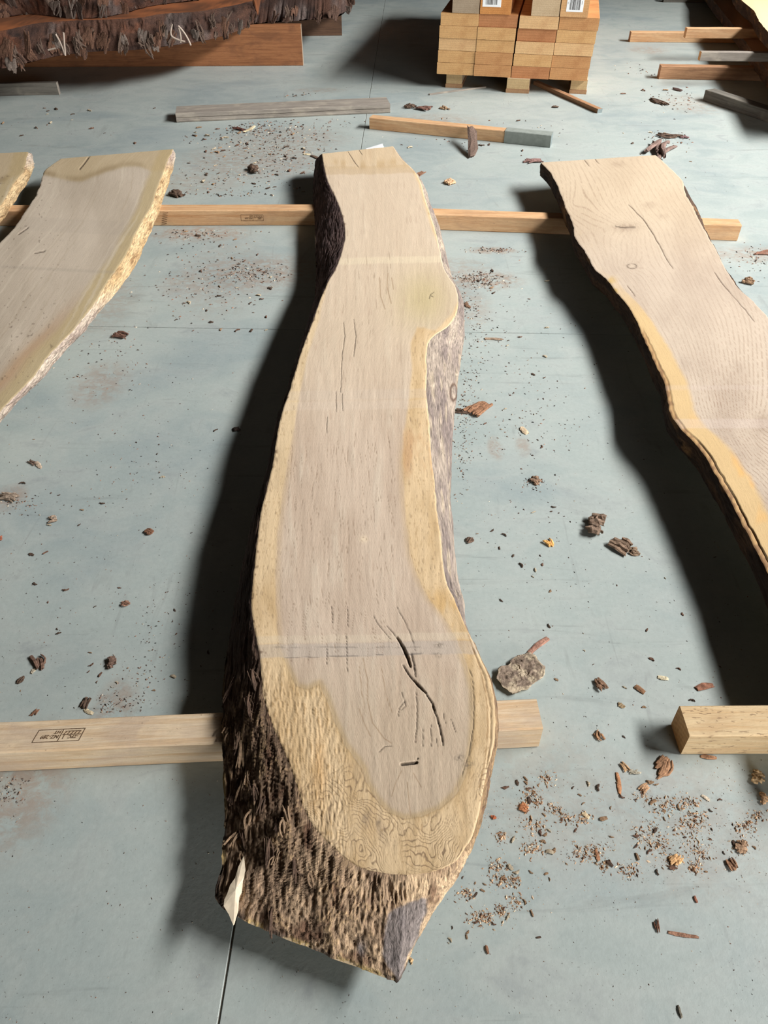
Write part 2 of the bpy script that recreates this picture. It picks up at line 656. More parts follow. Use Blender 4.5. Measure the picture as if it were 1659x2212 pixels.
def herm(K, s, t):
    """smooth interpolation of rows K at knots s, evaluated at t"""
    K = np.asarray(K, float)
    d = np.gradient(K, s, axis=0)
    # limit overshoot
    i = np.clip(np.searchsorted(s, t, side='right') - 1, 0, len(s) - 2)
    h = (s[i + 1] - s[i])
    u = (t - s[i]) / h
    u2, u3 = u * u, u * u * u
    h00, h10, h01, h11 = 2 * u3 - 3 * u2 + 1, u3 - 2 * u2 + u, -2 * u3 + 3 * u2, u3 - u2
    return (h00[:, None] * K[i] + (h10 * h)[:, None] * d[i] + h01[:, None] * K[i + 1] + (h11 * h)[:, None] * d[i + 1])


def vparam(px, ysplit, ytop, tip):
    """row parameter of each outline point: by depth down to ysplit, by length beyond"""
    px = np.asarray(px, float)
    v = (px[:, 1] - ytop)
    if tip:
        seg = np.hypot(*np.diff(px, axis=0).T)
        cum = np.concatenate([[0], np.cumsum(seg)])
        k = np.searchsorted(px[:, 1], ysplit) if np.all(np.diff(px[:, 1]) > 0) else int(np.argmax(px[:, 1] >= ysplit))
        base = px[k, 1] - ytop
        rest = (cum[k:] - cum[k]) / (cum[-1] - cum[k])
        T = 1.0
        vs = base / (1890 - ytop) * 0.86
        v = v / (1890 - ytop) * 0.86
        v = np.concatenate([v[:k], vs + rest * (T - vs)])
    else:
        v = v / v[-1]
    return v


SLABDATA = {}


def slab(label, Lp, Rp, zt, zb, nr, nc, nm, paint, barkpaint, amp=0.006, bulge=0.008, tip=False, ysplit=1450,
         cat='slab', edge=0.0015, names=('live_edge_slab', 'sawn_face', 'bark_edge'), relief=None, dens=None, grain='Y'):
    """Lp, Rp: lists of (top px, bottom px or None) down the left and right edge"""
    ytop = min(Lp[0][0][1], Rp[0][0][1])
    sides = []
    cx = np.mean([p[0][0] for p in Lp + Rp])
    for S, sg in ((Lp, -1), (Rp, 1)):
        tp = np.array([p[0] for p in S], float)
        T = PA(tp, zt)
        Bt = []
        for i, p in enumerate(S):
            if p[1] is None:
                Bt.append(T[i] + np.array([-sg * 0.006, 0.0]))
            else:
                Bt.append(PA(np.array(p[1], float), zb))
        v = vparam(tp, ysplit, ytop if tip else tp[0, 1], tip)
        v = (v - v[0]) / (v[-1] - v[0])
        for i in range(1, len(v)):
            v[i] = max(v[i], v[i - 1] + 1e-4)
        v /= v[-1]
        sides.append((T, np.array(Bt), v))
    t = np.linspace(0, 1, nr)
    if dens is not None:
        t = dens(t)
    E = []
    for (T, Bt, v), sg in zip(sides, (-1, 1)):
        a = herm(T, v, t)
        b = herm(Bt, v, t)
        w = np.ones_like(t)
        if tip:
            w = 1 - sm(.995, 1, t)
        j = edge * fbm(a[:, 0] * 60, a[:, 1] * 40, 0, 3, 11 + sg) + edge * 1.2 * fbm(a[:, 0] * 9, a[:, 1] * 14, 0, 3, 5 + sg)
        a[:, 0] += sg * j * w * 1.0
        E.append((a, b))
    (La, Lb), (Ra, Rb) = E
    if tip:
        Ra[-1] = La[-1]
        Rb[-1] = Lb[-1]
    c = np.linspace(0, 1, nc)
    XY = La[:, None, :] * (1 - c)[None, :, None] + Ra[:, None, :] * c[None, :, None]
    X, Y = XY[..., 0], XY[..., 1]
    px, py = PX(X, Y, zt * H)
    Wd = np.hypot(*(Ra - La).T)[:, None]
    ctr = 0.5 * (La + Ra)
    along = np.concatenate([[0], np.cumsum(np.hypot(*np.diff(ctr, axis=0).T))])[:, None] * np.ones_like(X)
    dl = c[None, :] * Wd
    dr = (1 - c)[None, :] * Wd
    colr, dz = paint(px, py, X, Y, dl, dr, along)
    # arris slightly worn
    ed = np.minimum(dl, dr)
    Z = zt * H + dz - 0.0016 * np.exp(-(ed / 0.002) ** 2)
    V = np.stack([X, Y, Z], -1).reshape(-1, 3)
    idx = np.arange(nr * nc).reshape(nr, nc)
    Q = np.stack([idx[:-1, :-1], idx[1:, :-1], idx[1:, 1:], idx[:-1, 1:]], -1).reshape(-1, 4)
    uv = np.stack([(c[None, :] - .5) * np.maximum(Wd, 0.2), along], -1).reshape(-1, 2)
    uu = np.broadcast_to((c[None, :] - .5) * np.maximum(Wd, .2), X.shape)
    uv = np.stack([uu, along], -1).reshape(-1, 2)
    base = Vector((float(ctr[:, 0].mean()), float(ctr[:, 1].mean()), zb * H))
    root = empty(names[0], base, label, cat)
    V[:, :2] -= np.array(base)[:2]
    V[:, 2] -= base.z
    me = mesh_np(names[1], V, Q, colr.reshape(-1, 3), uv)
    sawn = ob(names[1], me, M_SAWN, root)
    # ---- side: ring down the left edge, round the tip and up the right edge
    ringT = np.concatenate([La, Ra[::-1][1 if tip else 0:]])
    ringB = np.concatenate([Lb, Rb[::-1][1 if tip else 0:]])
    zT = np.concatenate([Z[:, 0], Z[::-1, -1][1 if tip else 0:]])
    nL = len(La)
    w = np.linspace(0, 1, nm)
    n = len(ringT)
    tg = np.gradient(ringT, axis=0)
    # smoothed tangents
    kk = 9
    ker = np.ones(kk) / kk
    tgs = np.stack([np.convolve(np.pad(tg[:, i], kk // 2, mode='edge'), ker, 'valid') for i in (0, 1)], -1)
    nn = np.stack([tgs[:, 1], -tgs[:, 0]], -1)
    nn /= np.linalg.norm(nn, axis=1)[:, None] + 1e-9
    out = np.sign(np.sum((ringB - ringT) * nn, 1).sum())
    if np.sum((ringT[:, 0] - ringT[:, 0].mean()) * nn[:, 0]) < 0:
        nn = -nn
    S = ringT[:, None, :] * (1 - w)[None, :, None] + ringB[:, None, :] * w[None, :, None]
    bl = bulge * np.sin(np.pi * w ** 0.8)
    S = S + nn[:, None, :] * bl[None, :, None]
    SZ = zT[:, None] * (1 - w)[None, :] + zb * H * w[None, :]
    # open end faces (only where not a tip): left as sawn faces built below
    P3 = np.stack([S[..., 0], S[..., 1], SZ], -1)
    d1 = np.gradient(P3, axis=0)
    d2 = np.gradient(P3, axis=1)
    nrm = np.cross(d1, d2)
    nrm /= np.linalg.norm(nrm, axis=2)[..., None] + 1e-12
    flip = np.sign(np.sum(nrm[..., :2] * nn[:, None, :], 2, keepdims=True) + 1e-9)
    nrm = nrm * flip
    gx, gy, gz = P3[..., 0], P3[..., 1], P3[..., 2]
    ppx, ppy = PX(gx, gy, gz)
    bc, disp = barkpaint(ppx, ppy, gx, gy, gz, w[None, :] * np.ones_like(gx), (np.arange(n) < nL)[:, None] * np.ones_like(gx))
    fade = sm(0, 0.05, w)[None, :]
    P3 = P3 + nrm * (disp * amp * fade)[..., None]
    P3[..., 2] = np.maximum(P3[..., 2], zb * H - 0.0)
    P3[..., 2] = np.minimum(P3[..., 2], np.maximum(zT[:, None], zb * H) + .002)
    SLABDATA[label[:9]] = (P3.copy(), nL)
    V = P3.reshape(-1, 3).copy()
    idx = np.arange(n * nm).reshape(n, nm)
    Q = np.stack([idx[:-1, :-1], idx[:-1, 1:], idx[1:, 1:], idx[1:, :-1]], -1).reshape(-1, 4)
    if not tip:   # no side strip across the open near end
        keep = np.ones((n - 1, nm - 1), bool)
        keep[nL - 1] = False
        Q = Q.reshape(n - 1, nm - 1, 4)[keep].reshape(-1, 4)
    V[:, :2] -= np.array(base)[:2]
    V[:, 2] -= base.z
    me = mesh_np(names[2], V, Q, bc.reshape(-1, 3))
    bark = ob(names[2], me, M_BARK, root)
    # ---- underside and sawn ends
    rb = P3[:, -1].copy()
    Lr, Rr = rb[:nL], (rb[nL - 1:] if tip else rb[nL:])[::-1]
    vs = []
    fs = []
    for i in range(0, nL, 6):
        vs += [Lr[i], Rr[i]]
    m = len(vs) // 2
    for i in range(m - 1):
        fs.append((2 * i, 2 * i + 1, 2 * i + 3, 2 * i + 2))
    for row, ends in ((0, True), (nL - 1, not tip)):
        if not ends:
            continue
        k0 = len(vs)
        a, b = P3[row], (P3[n - 1 - row] if not tip else P3[n - 1 - row])
        for j in range(nm):
            vs += [a[j], b[j]]
        for j in range(nm - 1):
            fs.append((k0 + 2 * j, k0 + 2 * j + 1, k0 + 2 * j + 3, k0 + 2 * j + 2))
    vs = np.array(vs)
    vs[:, :2] -= np.array(base)[:2]
    vs[:, 2] -= base.z
    cc = np.tile(lin((170, 150, 120)), (len(vs), 1))
    me = mesh_np('underside', vs, np.array(fs), cc, vs[:, :2], False)
    ob('underside', me, M_SAWN, root)
    return root


def C(r, g, b):
    return lin((r, g, b))[None, None, :]


def streaks(px, py, tilt, xs, ys, lens, width=0.9):
    """mask of short drying checks: xs, ys starts in plan pixels"""
    m = np.zeros(px.shape)
    for x, y, L, k in zip(xs, ys, lens, tilt):
        sel = (py > y - 2) & (py < y + L + 2) & (np.abs(px - x) < 30)
        if not sel.any():
            continue
        sx, sy = px[sel], py[sel]
        u = (sy - y) / L
        xc = x + k * (sy - y) + 1.6 * np.sin(sy * .09 + x)
        d = np.abs(sx - xc)
        mm = np.clip(1.3 - d / width, 0, 1) * np.clip(u * (1 - u) * 6, 0, 1)
        m[sel] = np.maximum(m[sel], mm)
    return m


# ---- the thick slab in the middle
HEART = [(690, 300), (702, 420), (735, 480), (728, 560), (705, 625), (690, 690), (668, 760), (655, 820), (640, 900), (622, 1000),
         (607, 1100), (598, 1200), (597, 1300), (604, 1390), (618, 1440), (640, 1482), (665, 1490), (690, 1478), (702, 1500),
         (722, 1555), (745, 1610), (770, 1640), (785, 1662), (792, 1690), (812, 1725), (840, 1755), (872, 1768), (905, 1765), (950, 1748),
         (985, 1715), (1008, 1670), (1020, 1610), (1024, 1550), (1022, 1490), (1010, 1440), (985, 1385), (962, 1340),
         (925, 1292), (900, 1245), (885, 1200), (878, 1140), (872, 1080), (868, 1000), (872, 930), (882, 870), (888, 800), (887, 740),
         (900, 705), (940, 712), (975, 680), (995, 640), (975, 600), (955, 560), (925, 470), (905, 400), (860, 300)]

BIG = [([(807, 1330), (815, 1345), (822, 1355), (843, 1380)], 1.2), ([(835, 1351), (856, 1376), (866, 1390)], 1.6),
       ([(858, 1376), (870, 1397), (881, 1422), (887, 1441)], 4.2),
       ([(870, 1435), (885, 1460), (900, 1477)], 2.4), ([(893, 1468), (905, 1482), (919, 1496)], 3.2), ([(917, 1494), (934, 1519), (940, 1535)], 2.4),
       ([(934, 1524), (944, 1549), (953, 1587), (957, 1610)], 2.3),
       ([(856, 1308), (864, 1325), (877, 1346), (889, 1376), (897, 1405)], 1.3), ([(887, 1410), (894, 1435), (897, 1462)], 2.2),
       ([(898, 1486), (901, 1528), (900, 1570), (896, 1604)], 1.7), ([(913, 1570), (913, 1612)], 1.1), ([(930, 1562), (932, 1612)], 1.1),
       ([(942, 1590), (944, 1612)], .9), ([(974, 1553), (985, 1584)], 1.1), ([(957, 1540), (963, 1562)], .9),
       ([(868, 1651), (900, 1647)], 4.0), ([(902, 1640), (903, 1637)], 2), ([(818, 1625), (832, 1612), (847, 1611)], 1.4),
       ([(1012, 1440), (1022, 1469), (1024, 1519), (1022, 1574), (1012, 1629), (997, 1680)], 1.3),
       ([(764, 690), (769, 727), (764, 771)], 1.1), ([(742, 695), (745, 727), (739, 765), (736, 847)], 1.1), ([(726, 845), (726, 890)], .9),
       ([(739, 850), (740, 887)], .9), ([(707, 900), (705, 935)], .9), ([(751, 327), (762, 345), (774, 361)], 1.0), ([(775, 323), (782, 335)], .8),
       ([(929, 640), (927, 645), (930, 636), (937, 631)], 1.3), ([(931, 639), (936, 641)], 1.2),
       ([(706, 1400), (705, 1440)], 1.0), ([(748, 1372), (750, 1452)], 1.0), ([(750, 1310), (752, 1355)], .9), ([(716, 1310), (718, 1345)], .9),
       ([(868, 1495), (874, 1515), (862, 1530), (860, 1548)], 1.4), ([(874, 1515), (876, 1525), (866, 1535)], 1.0)]
RINGS = [([(784, 1422), (794, 1469), (794, 1511), (805, 1562), (830, 1595), (845, 1605)], .8),
         ([(775, 1530), (788, 1565), (800, 1590)], .7), ([(776, 1440), (782, 1500), (790, 1540)], .5),
         ([(880, 1690), (884, 1740), (888, 1765)], .9), ([(868, 1665), (855, 1690), (846, 1720)], .7), ([(893, 1670), (910, 1700)], .5),
         ([(824, 1440), (833, 1500), (848, 1540)], .45), ([(838, 590), (836, 620), (845, 655)], .6), ([(820, 600), (822, 640), (832, 668)], .6),
         ([(846, 600), (850, 625)], .5)]
rs = np.random.RandomState(7)


def paint_main(px, py, X, Y, dl, dr, al):
    nz = fbm(px * .02, py * .006, 0, 4, 2)
    n2 = fbm(px * .08, py * .012, 0, 4, 9)
    col = mix(C(196, 177, 157), C(186, 166, 146), sm(-.4, .4, nz))
    col = mix(col, C(204, 190, 170), sm(.1, .7, n2) * .5)
    col = mix(col, C(182, 163, 138), sm(1350, 1600, py) * .6)
    # cooler far half
    col = mix(col, C(202, 184, 158), sm(1000, 700, py) * .5)
    # greenish sapwood tint round the bulge
    g = np.exp(-(((px - 915) / 60) ** 2 + ((py - 645) / 62) ** 2))
    col = mix(col, C(182, 166, 126), np.clip(g * .85, 0, 1))
    hd = sdpoly(px, py, HEART)
    wob = 3.0 * fbm(px * .06, py * .02, 0, 3, 21)
    sap = sm(3, -5, (hd + wob) * (1 + 2.2 * sm(1350, 1450, py)))
    sapc = mix(C(210, 184, 146), C(192, 164, 124), sm(-.3, .5, fbm(px * .03, py * .01, 0, 3, 31)))
    sapc = mix(sapc, C(206, 184, 150), sm(1350, 900, py) * sm(760, 700, px) * .7)
    sapc = mix(sapc, C(184, 144, 104), sm(-.1, .45, fbm(px * .05, py * .02, 0, 4, 41)) * sm(885, 960, py) * sm(1060, 1000, py) * (px > 800) * .7)
    sapc = mix(sapc, C(196, 160, 106), sm(-.2, .4, fbm(px * .05, py * .02, 0, 3, 43)) * (px > 850) * sm(1250, 1300, py) * sm(1450, 1380, py) * .7)
    col = mix(col, sapc, sap)
    # olive transition zone just inside the sapwood, near end
    tr = np.exp(-((hd - 4) / 7) ** 2) * sm(1380, 1450, py)
    col = mix(col, C(168, 146, 108), np.clip(tr * .55, 0, 1))
    tr = np.exp(-((hd + wob + 1) / 1.3) ** 2) * sm(1450, 1480, py)
    col = mix(col, C(140, 116, 84), np.clip(tr * .5, 0, 1))
    tr = np.exp(-((hd - 2) / 7) ** 2) * sm(900, 1000, py)
    col = mix(col, C(188, 160, 118), np.clip(tr * .35, 0, 1))
    # wavy figured lines in the sapwood below the knot
    reg = sm(1590, 1680, py) * sap
    cenx, ceny = px - 905, (py - 1640)
    rr = np.hypot(cenx * 1.0, ceny * .95)
    th = np.arctan2(cenx, ceny)
    warp = fbm(px * .014, py * .010, 0, 3, 51) * 70 + fbm(px * .06, py * .03, 0, 3, 52) * 9
    fld = (rr * .8 + warp) / 9.0
    line = np.abs((fld % 1) - .5) * 2
    lm = sm(.34, .05, line) * sm(-.25, .2, fbm(px * .02, py * .02, 0, 3, 57) + .12)
    lm = lm * sm(-2.6, -.9, th) * sm(2.2, 1.2, th)
    col = mix(col, C(122, 100, 78), np.clip(lm * reg * .8, 0, 1))
    gp = sm(.1, .5, fbm(px * .03, py * .014, 0, 3, 61)) * reg * np.exp(-(((px - 790) / 70) ** 2 + ((py - 1740) / 75) ** 2))
    col = mix(col, C(150, 132, 112), np.clip(gp, 0, 1) * .9)
    # rough torn fibre on the near left sapwood
    fz = .7 * vn(px * .36, py * .05, 0, 71) + .8 * vn(px * .62, py * .09, 0, 73)
    rg = sap * sm(1400, 1500, py) * sm(790, 700, px)
    col = mix(col, C(168, 138, 96), sm(.35, .8, fz) * rg * .8)
    # orange streaks low left, tan streak left of centre
    col = mix(col, C(190, 150, 98), np.exp(-(((px - 690) / 14) ** 2 + ((py - 1660) / 70) ** 2)) * .6)
    # pores in the sapwood
    po = vn(px * .5, py * .13, 0, 81)
    col = mix(col, C(150, 120, 82), sm(.55, .85, po) * sap * .45)
    hp = vn(px * .45, py * .04, 0, 83)
    col = mix(col, C(170, 146, 126), sm(.5, .9, hp) * (1 - sap) * .35)
    # sticker bands across the board
    for y0, y1, cc, a in ((1370, 1386, (210, 196, 172), .35), (1388, 1417, (176, 166, 156), .50), (866, 884, (210, 196, 180), .18),
                          (842, 862, (196, 182, 166), .25), (556, 570, (214, 200, 170), .4), (358, 376, (176, 150, 112), .45)):
        yy = py + (px - 800) * .02 + 1.5 * vn(px * .05, py * .01, 0, 91)
        b = sm(y0 - 2, y0 + 2, yy) * sm(y1 + 2, y1 - 2, yy)
        col = mix(col, C(*cc), b * a)
    yy = py + (px - 640) * .0
    bl = (np.exp(-((py - 1420 - (px - 650) * -.03) / 1.6) ** 2) + np.exp(-((py - 1398) / 1.6) ** 2) * .6) * sm(.1, .5, vn(px * .05, py * .4, 0, 93) + .1)
    col = mix(col, C(92, 88, 84), np.clip(bl, 0, 1) * sm(580, 600, px) * sm(960, 940, px) * .75)
    for (sx, sy, r) in ((948, 1394, 6), (948, 1415, 5), (992, 1637, 7), (1012, 1652, 7)):
        m = np.exp(-(((px - sx) / (r * 1.5)) ** 2 + ((py - sy) / r) ** 2)) * sm(-.3, .4, vn(px * .4, py * .4, 0, 97))
        col = mix(col, C(98, 88, 76), m * .8)
    # far-end weathered stain
    st = np.exp(-((py - 352 + 5 * np.sin(px * .03)) / 9) ** 2) * sm(.0, .5, vn(px * .12, py * .02, 0, 99) + .4)
    col = mix(col, C(160, 130, 92), st * .5)
    col = mix(col, C(196, 168, 120), sm(372, 350, py) * .35)
    # knots
    r = np.hypot((px - 786) / 1.1, (py - 1165) / .9)
    col = mix(col, C(226, 206, 176), np.exp(-(r / 8) ** 2) * .7)
    col = mix(col, C(120, 98, 74), np.exp(-((r - 5) / 1.2) ** 2) * sm(0, .5, vn(px * .4, py * .4, 0, 101)) * .7)
    # thin growth lines following the board
    wv = np.sin((dl * 90 + 1.2 * fbm(px * .01, py * .004, 0, 3, 103)) * 6.28)
    col = col * (1 + .018 * wv * (1 - sap))[..., None]
    # crotch ellipse rings
    re = np.hypot((px - 900) / 1.0, (py - 1600) / 1.35)
    wr = np.sin(re * .42 + 2.5 * fbm(px * .01, py * .01, 0, 3, 105))
    col = col * (1 + .02 * wr * sm(130, 90, re) * (1 - sap))[..., None]
    # checks
    dz = np.zeros_like(px)
    xs = rs.uniform(620, 860, 170)
    ys = rs.uniform(930, 1400, 170)
    ln = rs.uniform(10, 48, 170)
    tl = (xs - 760) / 3500 + .02
    ck = streaks(px, py, tl, xs, ys, ln, .6)
    xs2 = rs.uniform(740, 850, 30); ys2 = rs.uniform(540, 930, 30)
    ck = np.maximum(ck, streaks(px, py, np.full(30, -.02), xs2, ys2, rs.uniform(8, 26, 30), .8) * .8)
    xs3 = rs.uniform(880, 985, 130); ys3 = rs.uniform(720, 1330, 130)
    ck3 = streaks(px, py, np.full(130, .03), xs3, ys3, rs.uniform(5, 16, 130), 1.0) * sap
    xs4 = rs.uniform(560, 640, 110); ys4 = rs.uniform(640, 1480, 110)
    ck3 = np.maximum(ck3, streaks(px, py, np.full(110, .0), xs4, ys4, rs.uniform(4, 14, 110), 1.0))
    ck = np.maximum(ck * (1 - .7 * sap) * .8, ck3 * .7)
    col = mix(col, C(128, 106, 86), np.clip(ck, 0, 1) * .75)
    dz -= ck * .0005
    for poly, wd in RINGS:
        d, t = segdist(px, py, poly)
        m = sm(wd + 1.0, wd * .3, d)
        col = mix(col, C(150, 126, 100), m * .8)
    for poly, wd in BIG:
        d, t = segdist(px + .8 * vn(py * .12, px * .1, 0, 3), py, poly)
        ww = wd * np.clip(.35 + 3 * t * (1 - t), .3, 1) if wd != 4.0 else wd
        ww = ww * (.55 if wd < 2 else .8)
        m = sm(ww + .8, ww * .4, d)
        col = mix(col, C(36, 26, 20), m * (.78 if wd < 2 else .95))
        dz -= m * (.0012 + .0022 * max(0, wd - 1.5))
    # bark crumbs and dark nicks along the left arris
    ed = np.minimum(dl, dr)
    nk = sm(.5, .8, vn(px * .25, py * .12, 0, 111)) * np.exp(-(dl / .012) ** 2)
    col = mix(col, C(88, 62, 44), nk * .7)
    dz += .0006 * n2 + rg * .0012 * fz + reg * .0005 * (fbm(px * .1, py * .05, 0, 3, 113)) - lm * reg * .0004
    # cambium ring close to the right edge of the near end
    d, t = segdist(px, py, [(1005, 1350), (1036, 1440), (1050, 1500), (1054, 1570), (1048, 1640), (1036, 1700)])
    col = mix(col, C(150, 118, 80), sm(2.2, .6, d + vn(px * .1, py * .1, 0, 4)) * .7)
    d, t = segdist(px, py, [(1020, 1400), (1046, 1460), (1060, 1530), (1060, 1600), (1050, 1660)])
    col = mix(col, C(130, 102, 70), sm(2.0, .5, d + vn(px * .2, py * .1, 0, 6)) * .6)
    dz -= sm(2.0, .5, d) * .0015
    return col, dz


GREYPATCH = [(839, 1974), (880, 1950), (923, 1940), (919, 1970), (905, 2020), (889, 2050), (860, 2122), (840, 2090), (826, 2063)]


def bark_main(px, py, X, Y, Z, w, left):
    # ridged fibres running with the log
    q = fbm(X * 9, Y * 5, Z * 9, 3, 201)
    r1 = 1 - np.abs(fbm(X * 130 + 3 * q, Y * 7 + q, Z * 90 + 3 * q, 4, 203)) * 2.6
    r2 = 1 - np.abs(fbm(X * 420 + 4 * q, Y * 14, Z * 260, 3, 205)) * 2.2
    lump = fbm(X * 22, Y * 12, Z * 22, 3, 207)
    disp = .46 * r1 + .2 * r2 + .8 * lump - .25
    near = sm(1350, 1650, py)
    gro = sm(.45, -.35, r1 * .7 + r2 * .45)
    dark = mix(C(92, 72, 62), C(62, 47, 40), sm(-.3, .5, q))
    upper = mix(C(104, 84, 80), C(78, 62, 60), sm(-.4, .4, lump))
    tan = mix(C(206, 178, 144), C(164, 138, 112), sm(-.4, .4, lump))
    brown = mix(C(164, 138, 112), C(130, 106, 86), sm(-.4, .4, q))
    front = sm(560, 700, px) * sm(1740, 1850, py)
    Lc = mix(upper, dark, sm(650, 900, py))
    Lc = mix(Lc, brown, near * .8)
    Lc = mix(Lc, tan, front * sm(-.45, .25, lump + .25 * vn(X * 50, Y * 30, Z * 50, 211)))
    Rc = mix(C(158, 144, 130), C(124, 111, 105), sm(-.4, .4, fbm(X * 30, Y * 5, Z * 30, 3, 213)))
    Rc = mix(Rc, C(176, 160, 138), sm(.1, .5, fbm(X * 60, Y * 8, Z * 60, 3, 215)) * .7)
    Rc = mix(Rc, mix(C(150, 122, 88), C(104, 80, 60), sm(-.3, .3, lump)), sm(1330, 1420, py) * .9)
    Rc = mix(Rc, tan, sm(1800, 1880, py) * .9)
    col = mix(Rc, Lc, left)
    # red-brown crumbly rot pockets
    rot = sm(.15, .45, fbm(X * 34, Y * 20, Z * 34, 4, 217)) * near
    col = mix(col, C(92, 62, 46), rot * .75 * (px > 560))
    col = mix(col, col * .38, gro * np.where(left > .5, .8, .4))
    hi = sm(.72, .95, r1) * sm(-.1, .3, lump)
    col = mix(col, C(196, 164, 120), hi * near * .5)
    gp = sm(-4, 3, sdpoly(px, py, GREYPATCH) + 5 * fbm(px * .1, py * .03, 0, 3, 221))
    gp = np.maximum(gp, sm(.1, .3, fbm(X * 25, Y * 9, Z * 9, 3, 223)) * np.exp(-(((px - 775) / 20) ** 2 + ((py - 2050) / 18) ** 2)))
    col = mix(col, C(122, 114, 112), gp * .92)
    disp = disp * (1 - .65 * gp)
    # lichen-pale and black patches along the lower lip
    lip = sm(.93, .98, w) * near
    col = mix(col, C(176, 152, 100), lip * sm(.1, .3, vn(px * .02, py * .02, 0, 225)) * .8)
    col = mix(col, C(58, 50, 48), lip * sm(.1, -.2, vn(px * .02, py * .02, 0, 225)) * .8)
    k = np.where(left > .5, .6 + .9 * near, .55 + .2 * near)
    disp = disp * k
    # knot scar on the right flank
    kd = np.hypot((px - 979) / 7, (py - 848) / 17)
    sc = np.exp(-((kd - 1) / .25) ** 2) * (1 - left)
    col = mix(col, C(86, 66, 54), np.clip(sc, 0, 1) * .9)
    disp = disp + .8 * np.exp(-kd ** 2) * (1 - left)
    return col, disp


L_MAIN = [((695, 332), (680, 352)), ((707, 389), (676, 412)), ((731, 441), (679, 462)), ((745, 498), (681, 525)), ((733, 560), (683, 590)),
          ((702, 622), (678, 648)), ((679, 684), (662, 706)), ((652, 757), (646, 772)), ((630, 829), (624, 842)), ((607, 900), (602, 912)),
          ((588, 1005), (580, 1015)), ((565, 1102), (551, 1112)), ((548, 1237), (518, 1252)), ((544, 1322), (502, 1340)),
          ((561, 1415), (485, 1440)), ((567, 1490), (480, 1515)), ((586, 1558), (483, 1590)), ((612, 1617), (486, 1655)),
          ((637, 1684), (482, 1730)), ((657, 1747), (484, 1805)), ((678, 1785), (478, 1870)), ((708, 1819), (466, 1940)),
          ((746, 1853), (530, 1988)), ((780, 1874), (620, 2028)), ((822, 1884), (710, 2064)), ((850, 1888), (790, 2096)), ((877, 1889), (860, 2124))]
R_MAIN = [((849, 316), (851, 338)), ((867, 342), (873, 360)), ((898, 373), (906, 392)), ((909, 394), (920, 420)), ((916, 420), (930, 446)),
          ((927, 456), (945, 480)), ((940, 497), (957, 525)), ((950, 539), (968, 570)), ((960, 580), (980, 612)), ((987, 628), (1000, 662)),
          ((989, 663), (1003, 695)), ((978, 692), (1003, 722)), ((962, 709), (1001, 742)), ((940, 723), (998, 760)), ((927, 739), (995, 778)),
          ((922, 762), (992, 800)), ((922, 806), (988, 836)), ((921, 840), (985, 868)), ((924, 885), (980, 910)), ((929, 932), (977, 955)),
          ((930, 964), (976, 985)), ((935, 1011), (974, 1030)), ((941, 1059), (974, 1078)), ((944, 1106), (978, 1125)), ((951, 1154), (981, 1172)),
          ((957, 1217), (987, 1232)), ((965, 1258), (993, 1272)), ((984, 1300), (1003, 1315)), ((1003, 1346), None),
          ((1024, 1389), None), ((1045, 1435), None), ((1058, 1469), None), ((1067, 1511), None), ((1069, 1574), None), ((1062, 1629), None),
          ((1050, 1680), None), ((1041, 1722), None), ((1033, 1764), (1022, 1790)), ((1020, 1806), (1005, 1838)), ((1003, 1836), (985, 1882)),
          ((982, 1861), (952, 1945)), ((948, 1878), (905, 2022)), ((910, 1886), (876, 2090)), ((877, 1889), (860, 2124))]
ZT = 0.105
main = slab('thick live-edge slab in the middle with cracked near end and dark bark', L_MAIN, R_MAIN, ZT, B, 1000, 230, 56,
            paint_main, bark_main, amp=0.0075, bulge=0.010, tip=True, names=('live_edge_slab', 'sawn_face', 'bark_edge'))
base = main.location


def poly_prism(name, pts, zf, th, mat, parent, off=(0, 0, 0), jag=0.0, top_col=None):
    """pts: outline pixels at height zf; solid of thickness th (m)"""
    bm = bmesh.new()
    ps = [P(x, y, zf) for x, y in pts]
    top = [bm.verts.new(Vector((p.x, p.y, p.z)) - Vector(off)) for p in ps]
    c = sum((v.co for v in top), Vector()) / len(top)
    low = [bm.verts.new(c + (v.co - c) * 0.9 - Vector((0, 0, th))) for v in top]
    ct = bm.verts.new(c + Vector((0, 0, th * .35)))
    n = len(top)
    for i in range(n):
        j = (i + 1) % n
        bm.faces.new((top[i], top[j], ct))
        bm.faces.new((top[i], low[i], low[j], top[j]))
    bm.faces.new(low)
    bmesh.ops.recalc_face_normals(bm, faces=bm.faces)
    me = bpy.data.meshes.new(name)
    bm.to_mesh(me)
    bm.free()
    return ob(name, me, mat, parent)


sp = poly_prism('torn_splinter', [(527, 1848), (529, 1868), (531, 1888), (525, 1902), (522, 1924), (516, 1934), (513, 1968), (508, 1984), (504, 1999), (494, 1975), (483, 1957), (485, 1942), (491, 1930), (497, 1912), (508, 1896), (515, 1872)],
                .066, .012, M_WHITE, main, base)
sp['label'] = 'pale freshly torn splinter at the near left corner'

# ---- right slab


def ringsfield(px, py, knots):
    f = 0
    for kx, ky, sx, sy, a in knots:
        d = np.hypot((px - kx) / sx, (py - ky) / sy)
        f = f + a * np.exp(-d ** 1.2)
    return f


